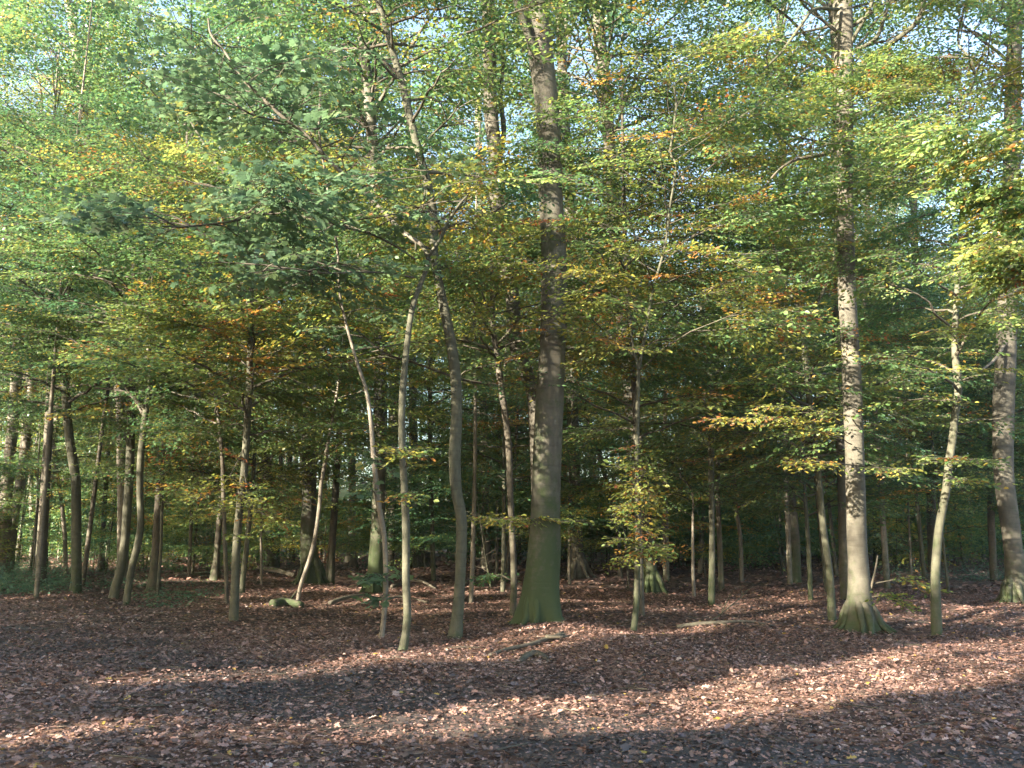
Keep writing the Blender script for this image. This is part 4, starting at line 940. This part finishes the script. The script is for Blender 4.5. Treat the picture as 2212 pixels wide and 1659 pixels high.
# ------------------------------------------------------------------ trees beside and behind the viewer, on the sun's side: they shade the scene
SH = np.array(SUN_AZ) / n_
PP = np.array([SH[1], -SH[0]])
SUNTREES = []
for i, p in enumerate(np.arange(-8, 41, 3.2)):
    for row in ((8.5, 21) if i % 2 == 0 else (14, 28)):
        best = None
        for _ in range(14):                       # a trunk stands where it leaves the sunlit spots free
            c = (row + rng.uniform(-2, 2)) * SH + (p + rng.uniform(-1.5, 1.5)) * PP
            dd = c[None, :] - LITA[:, :2]
            al = dd @ SH
            pe = np.abs(dd @ PP)
            bad = np.sum((al > 0) & (pe < LITA[:, 3] * .6 + .15) & (LITA[:, 2] + al * math.tan(SUN_EL) < 18) * np.where(np.arange(len(LITA)) < 130, 3, 1))
            if best is None or bad < best[0]:
                best = (bad, c)
        b = best[1]
        if math.hypot(*b) < 5 or (b[1] > 0 and abs(b[0]) < 0.64 * b[1] + 4):
            continue
        H = rng.uniform(17, 21) if row < 12 else rng.uniform(23, 30)
        t = bg_tree(b[0], b[1], H, rng.uniform(.14, .24), "beech_tree", 'beech',
                    [dict(zlo=.38 * (row + 10) + 1.5, zhi=H - .3, nb=12 if row < 12 else 17, reach=3.6, kind='far', hue=.25, nsp=5, sc=1.3, shape='big', rise=.25, twigs=False, sunpad='gap'),
                     dict(zlo=max(1.0, .38 * (row + 4) - 2.5), zhi=.38 * (row + 10) + 3.0, nb=22, reach=3.6, kind='far', hue=.25, nsp=7, sc=1.3, shape='big', rise=.2, twigs=False, sunpad='gap')])
        tag(t, "tall beech on the sunny side of the path", "tree", "trees on the sunny side of the path")

# ------------------------------------------------------------------ far edge of the wood
mb = MB()
for k in range(6500):
    a = rng.uniform(-0.66, 0.66)
    d = rng.uniform(74, 108)
    z = 14 * rng.random() ** (1.6 if k < 4200 else 3) * (0.75 + 0.35 * math.sin(a * 23) * math.sin(a * 9 + 1))
    p = np.array([d * a, d, ground_z(d * a, d) + z])
    if blocked(p, sunpad=False):
        continue
    put_spray(mb, 'far', p, rng.uniform(0, 6.28), rng.normal(0, .3), rng.normal(0, .4), 1.9, .2 + rng.normal(0, .08), .9, False)
tag(link("distant_wood", mb.mesh("distant_wood", [BEECH, MAPLE, BARK['dark']])), "dark green mass of the wood far behind the trunks", "woodland", kind="stuff")

# ------------------------------------------------------------------ ground, path, litter
u = np.linspace(-1, 1, 401)
gx = 0.7 * np.sinh(6 * u); gy = 12 + 0.7 * np.sinh(6 * u)
X, Yg = np.meshgrid(gx, gy)
Z = ground_z(X, Yg)
i, j = np.meshgrid(np.arange(400), np.arange(400), indexing='ij')
q = np.stack([i * 401 + j, i * 401 + j + 1, (i + 1) * 401 + j + 1, (i + 1) * 401 + j], -1)
mb = MB(); mb.add(np.stack([X, Yg, Z], -1), q, 0.0)
tag(link("ground", mb.mesh("ground", [ground_mat()])), "leaf strewn forest floor", "ground", kind="structure")

PATH = smooth_path(np.array([[-30, 24.0], [-19, 19.5], [-10, 15.6], [-4.5, 11.8], [-1.0, 8.6], [2.5, 6.4], [7, 4.6], [16, 3.0], [30, 2.0]]), 160)
T = np.gradient(PATH, axis=0); T /= np.linalg.norm(T, axis=1)[:, None]
NP = np.stack([-T[:, 1], T[:, 0]], 1)
W = 1.0 + 0.22 * np.sin(np.arange(160) * 0.43) + 0.15 * np.sin(np.arange(160) * 1.1 + 1)
c = np.linspace(-1, 1, 13)
PV = PATH[:, None, :] + NP[:, None, :] * (W[:, None] * c[None, :])[:, :, None] + rng.normal(0, .03, (160, 13, 2)) * (np.abs(c) > .9)[None, :, None]
PZ = ground_z(PV[..., 0], PV[..., 1]) + 0.010 - 0.02 * (np.abs(c) > .95)[None, :]
i, j = np.meshgrid(np.arange(159), np.arange(12), indexing='ij')
q = np.stack([i * 13 + j, i * 13 + j + 1, (i + 1) * 13 + j + 1, (i + 1) * 13 + j], -1)
mb = MB(); mb.add(np.concatenate([PV, PZ[..., None]], -1), q[..., ::-1], 0.0)
tag(link("path", mb.mesh("path", [mud_mat()])), "dark trodden mud path under leaves", "path", kind="structure")

def litter(n, y0, y1, lo, hi):
    y = np.sqrt(rng.uniform(y0 * y0, y1 * y1, n))
    x = rng.uniform(-1, 1, n) * (0.62 * y + 1.2)
    dp = np.full(n, 99.0)
    for k in range(0, 160, 2):
        dp = np.minimum(dp, np.hypot(x - PATH[k, 0], y - PATH[k, 1]))
    on = dp < 1.2
    cl = np.sin(x * 1.9 + 1.3 * np.sin(y * 1.1)) * np.sin(y * 2.3 + x * 0.7) * 0.5 + 0.5
    keep = rng.random(n) < np.where(on, .80, .72 + .28 * cl)
    x, y, on = x[keep], y[keep], on[keep]
    m = len(x)
    az = rng.uniform(0, 6.28, m)
    d = np.stack([np.cos(az), np.sin(az), rng.normal(0, .22, m)], 1)
    nr = np.stack([rng.normal(0, .45, m), rng.normal(0, .45, m), np.ones(m)], 1)
    z = ground_z(x, y) + 0.012 + np.abs(rng.normal(0, .014, m))
    sz = lo + (hi - lo) * rng.random(m) ** 1.4 * (0.75 + .5 * (rng.random(m) < .2))
    dp2 = np.sin(x * .8 + 1.7 * np.sin(y * .6 + 1)) * np.sin(y * 1.2 - x * .5)
    hue = np.clip(rng.beta(1.7, 2.4, m) * .95 + .10 * dp2 - np.where(on, .09, 0), 0, .93)
    pick = rng.random(m)
    hue[pick < .008] = 1.0
    return np.stack([x, y, z], 1), d, nr, sz, hue

LS_OVAL = (np.array([[0, 0, 0], [0.25, -0.26, 0.10], [0.7, -0.22, 0.14], [1, 0, 0.06], [0.7, 0.22, 0.10], [0.25, 0.26, 0.13]]), np.array([[0, 1, 2, 3], [0, 3, 4, 5]]))
SHAPES['litter'] = LS_OVAL
lob = []
for kk, (tx, ty) in enumerate(((.05, .0), (.22, .20), (.34, .10), (.5, .30), (.6, .13), (.78, .24), (.82, .09), (1.0, 0))):
    lob.append((tx, ty))
LS_OAK = (np.array([[a, -b, .10 * b / .3] for a, b in lob] + [[a, b, .14 * b / .3] for a, b in lob[1:-1]]),
          np.array([[0, 1, 2, 9], [0, 9, 9, 8]]))
# lobed oak-like leaf as a strip between mirrored edge points
ev = [(.0, .02), (.2, .20), (.32, .09), (.5, .28), (.62, .12), (.8, .22), (.9, .10), (1.0, .02)]
v_ = np.array([[a, -b, .05 + .3 * b] for a, b in ev] + [[a, b, .03 + .4 * b] for a, b in ev])
SHAPES['oak'] = (v_, np.array([[k, k + 1, k + 9, k + 8] for k in range(7)]))
mb = MB()
for (n, y0, y1, lo, hi, shp) in ((190000, 5.2, 15, .015, .052, 'litter'), (19000, 5.2, 14, .05, .105, 'oak'), (1200, 5.2, 12, .05, .09, 'maple'), (90000, 14, 26, .04, .085, 'litter'), (46000, 24, 60, .09, .20, 'litter')):
    P, d, nr, sz, hue = litter(n, y0, y1, lo, hi)
    lv = place_leaves(shp, P, d, nr, sz)
    V = lv.shape[1]
    Q = (np.arange(len(P)) * V)[:, None, None] + SHAPES[shp][1][None]
    mb.add(lv, Q.reshape(-1, 4), np.repeat(hue, V))
tag(link("leaf_litter", mb.mesh("leaf_litter", [LITTER], smooth=True)), "brown fallen leaves covering the forest floor", "fallen leaves", kind="stuff")

mb = MB()
for k in range(900):
    y = math.sqrt(rng.uniform(5.4 ** 2, 30 ** 2)); x = rng.uniform(-1, 1) * (.62 * y + 1)
    a, ln = rng.uniform(0, 6.28), rng.uniform(.08, .55)
    P = np.array([[x, y, 0], [x + .5 * ln * math.cos(a) + rng.normal(0, .02), y + .5 * ln * math.sin(a), 0], [x + ln * math.cos(a), y + ln * math.sin(a), 0]])
    P[:, 2] = ground_z(P[:, 0], P[:, 1]) + .03 + rng.uniform(0, .03, 3)
    v, q = tube(smooth_path(P, 5), np.linspace(1, .5, 5) * rng.uniform(.003, .008), 4)
    mb.add(v, q, 0.0)
tag(link("twig_litter", mb.mesh("twig_litter", [BARK['dark']], attr='moss')), "thin dry twigs strewn through the fallen leaves", "twigs", kind="stuff")

# ------------------------------------------------------------------ brambles and low green cover at the left edge
mb = MB()
def bramble(px0, px1, py0, py1, n, hmax, hue):
    for k in range(n):
        px, py = rng.uniform(px0, px1), rng.uniform(py0, py1)
        Y = depth_of(py)
        b = at(px, py, Y)
        h = hmax * rng.uniform(.2, 1) ** 1.0 * (0.6 + .4 * math.sin(px * .05 + py * .1))
        m = 26
        p = b + np.stack([rng.normal(0, .32, m), rng.normal(0, .32, m), rng.uniform(0.02, 1, m) * h], 1)
        az = rng.uniform(0, 6.28, m)
        lv = place_leaves('oval', p, np.stack([np.cos(az), np.sin(az), rng.normal(0, .3, m)], 1), np.stack([rng.normal(0, .5, m), rng.normal(0, .5, m), np.ones(m)], 1), rng.uniform(.05, .10, m))
        Q = (np.arange(m) * 6)[:, None, None] + SHAPES['oval'][1][None]
        mb.add(lv, Q.reshape(-1, 4), np.repeat(np.clip(hue + rng.normal(0, .18, m), 0, 1), 6))
bramble(-120, 140, 1222, 1284, 420, 1.0, .3)
bramble(130, 330, 1225, 1280, 60, .5, .3)
bramble(330, 480, 1240, 1310, 60, .3, .3)
bramble(1380, 1700, 1200, 1225, 50, .35, .3)
bramble(1900, 2212, 1215, 1260, 120, .7, .2)
tag(link("undergrowth", mb.mesh("undergrowth", [GRASSM])), "low blue-green brambles between the stems", "undergrowth", kind="stuff")

# ------------------------------------------------------------------ dead wood
def on_ground(px, py, h=0.0):
    p = at(px, py, depth_of(py))
    p[2] = ground_z(p[0], p[1]) + h
    return p

def dead_wood(name, label, cat, pieces, bark='dark', moss=0.1, group=None):
    """pieces: list of (points, r0, r1)"""
    base = np.array(pieces[0][0][0], float)
    mb = MB()
    for P, r0, r1 in pieces:
        C = smooth_path(np.array(P, float), max(10, 4 * len(P)))
        rad = np.linspace(r0, r1, len(C))
        C = np.vstack([C[:1] - (C[1] - C[0]) * .02, C, C[-1:] + (C[-1] - C[-2]) * .02])
        rad = np.concatenate([[r0 * .05], rad, [r1 * .05]])
        v, q = tube(C, rad, 9, .08)
        mb.add(v, q, moss * (.4 + .6 * rng.random(len(v))))
    o = link(name, mb.mesh(name, [BARK[bark]], base, attr='moss'), None, base)
    tag(o, label, cat, group)
    return o
g = on_ground
dead_wood("fallen_log", "moss-covered short dark log lying at the foot of the thin leaning birch", "log", [([g(588, 1314, .06), g(615, 1311, .09), g(652, 1312, .07)], .10, .085), ([g(625, 1311, .13), g(640, 1305, .28)], .025, .01)], 'dark', .55)
dead_wood("fallen_branch", "long thin branch on the ground left of the sunlit banded beech", "branch",
          [([g(1462, 1362, .05), g(1510, 1361, .06), g(1560, 1360, .05), g(1615, 1357, .05), g(1672, 1355, .02)], .038, .02), ([g(1550, 1360, .05), g(1585, 1368, .05)], .015, .008)], 'dark', .1)
b0 = g(1536, 1352, .02)
dead_wood("dead_twig", "forked dry brown twigs slanting up over the long thin fallen branch", "twig",
          [([b0, at(1565, 1320, b0[1] + .1), at(1600, 1290, b0[1] + .3), at(1628, 1262, b0[1] + .4)], 0.013, .004), ([at(1578, 1308, b0[1] + .17), at(1612, 1300, b0[1] + .4)], .010, .004),
           ([at(1556, 1330, b0[1] + .08), at(1570, 1300, b0[1]), at(1586, 1270, b0[1] - .1)], .011, .004), ([at(1604, 1287, b0[1] + .3), at(1600, 1264, b0[1] + .25)], .007, .003)], 'slim', 0)
dead_wood("fallen_branch", "dark branch lying in the sunlit leaves in front of the big mossy beech", "branch",
          [([g(1058, 1416, .03), g(1100, 1408, .05), g(1150, 1402, .05), g(1216, 1391, .03)], .025, .04), ([g(1180, 1397, .08), g(1212, 1399, .10), g(1228, 1396, .08)], .03, .012)], 'dark', .1)
dead_wood("root_hump", "low bare root hump beside the dark branch before the big mossy beech", "root", [([g(1118, 1424, -.02), g(1140, 1416, .05), g(1165, 1415, .05), g(1192, 1424, -.05)], .04, .05)], 'dark', .05)
dead_wood("fallen_branch", "dark knobbly branch on the floor between the long-limbed stem and S-curved stem", "branch", [([g(846, 1272, .10), g(880, 1268, .18), g(910, 1270, .16), g(940, 1278, .08)], .05, .03), ([g(895, 1269, .2), g(915, 1260, .4)], .02, .008)], 'dark', .1)
dead_wood("fallen_branch", "dark branch on the floor left of the mossy-footed dark trunk's base", "branch", [([g(712, 1306, .05), g(750, 1301, .08), g(796, 1297, .07)], .05, .035)], 'dark', .15)
dead_wood("fallen_branch", "dark branch along the floor right of the mossy-footed dark trunk's base", "branch", [([g(832, 1306, .05), g(870, 1302, .07), g(925, 1307, .05)], .03, .025)], 'dark', .15)
dead_wood("fallen_log", "dark fallen stem behind the pale-footed young beech", "log", [([g(520, 1238, .2), g(560, 1240, .22), g(600, 1246, .2), g(634, 1254, .12)], .10, .07), ([g(575, 1242, .3), g(598, 1226, .6)], .03, .012)], 'dark', .2)
dead_wood("fallen_branch", "thin pale branch on the floor behind the slight stick-like sapling", "branch", [([g(380, 1256, .12), g(430, 1252, .15), g(478, 1248, .12)], .035, .025)], 'slim', .1)
st = g(764, 1226)
dead_wood("tree_stump", "rust-brown broken stump at the foot of the lit pale trunk", "stump", [([st + [0, 0, -.05], st + [0, 0, .2], st + [.03, 0, .42]], .24, .15), ([st + [.1, 0, .3], st + [.14, 0, .62]], .07, .02)], 'dark', 0)
pieces = []
for k in range(70):
    px = rng.uniform(1490, 1690); a = g(px, 1222 + rng.uniform(-5, 5), rng.uniform(.0, .5))
    e = a + np.array([rng.normal(0, 1.1), rng.normal(0, .5), rng.uniform(-.1, .6)]); e[2] = max(e[2], .05)
    pieces.append(([a, (a + e) / 2 + [0, 0, .1], e], rng.uniform(.012, .04), .008))
dead_wood("brush_heap", "dark heap of dead brushwood far back, left of the lone dark trunk", "brush heap", pieces, 'dark', 0)['kind'] = 'stuff'

print("LEAVES", LEAVES, len(BGT))

# ------------------------------------------------------------------ the thin evening haze between the trees
hm, hnt, HN, HL = new_mat("haze_air")
ho = HN.new("ShaderNodeOutputMaterial")
hv = HN.new("ShaderNodeVolumePrincipled")
hv.inputs["Color"].default_value = (0.86, 0.93, 1.0, 1)
hv.inputs["Density"].default_value = 0.0005
hv.inputs["Anisotropy"].default_value = 0.3
HL.new(hv.outputs[0], ho.inputs["Volume"])
x0, x1, y0, y1, z0, z1 = -146, 146, -136, 160, -2.5, 33
hb = MB()
hb.add([(x0, y0, z0), (x1, y0, z0), (x1, y1, z0), (x0, y1, z0), (x0, y0, z1), (x1, y0, z1), (x1, y1, z1), (x0, y1, z1)],
       [(3, 2, 1, 0), (4, 5, 6, 7), (0, 1, 5, 4), (1, 2, 6, 5), (2, 3, 7, 6), (3, 0, 4, 7)], 0.0)
tag(link("haze", hb.mesh("haze", [hm], smooth=False)), "pale evening haze between the far trees", "haze", kind="stuff")
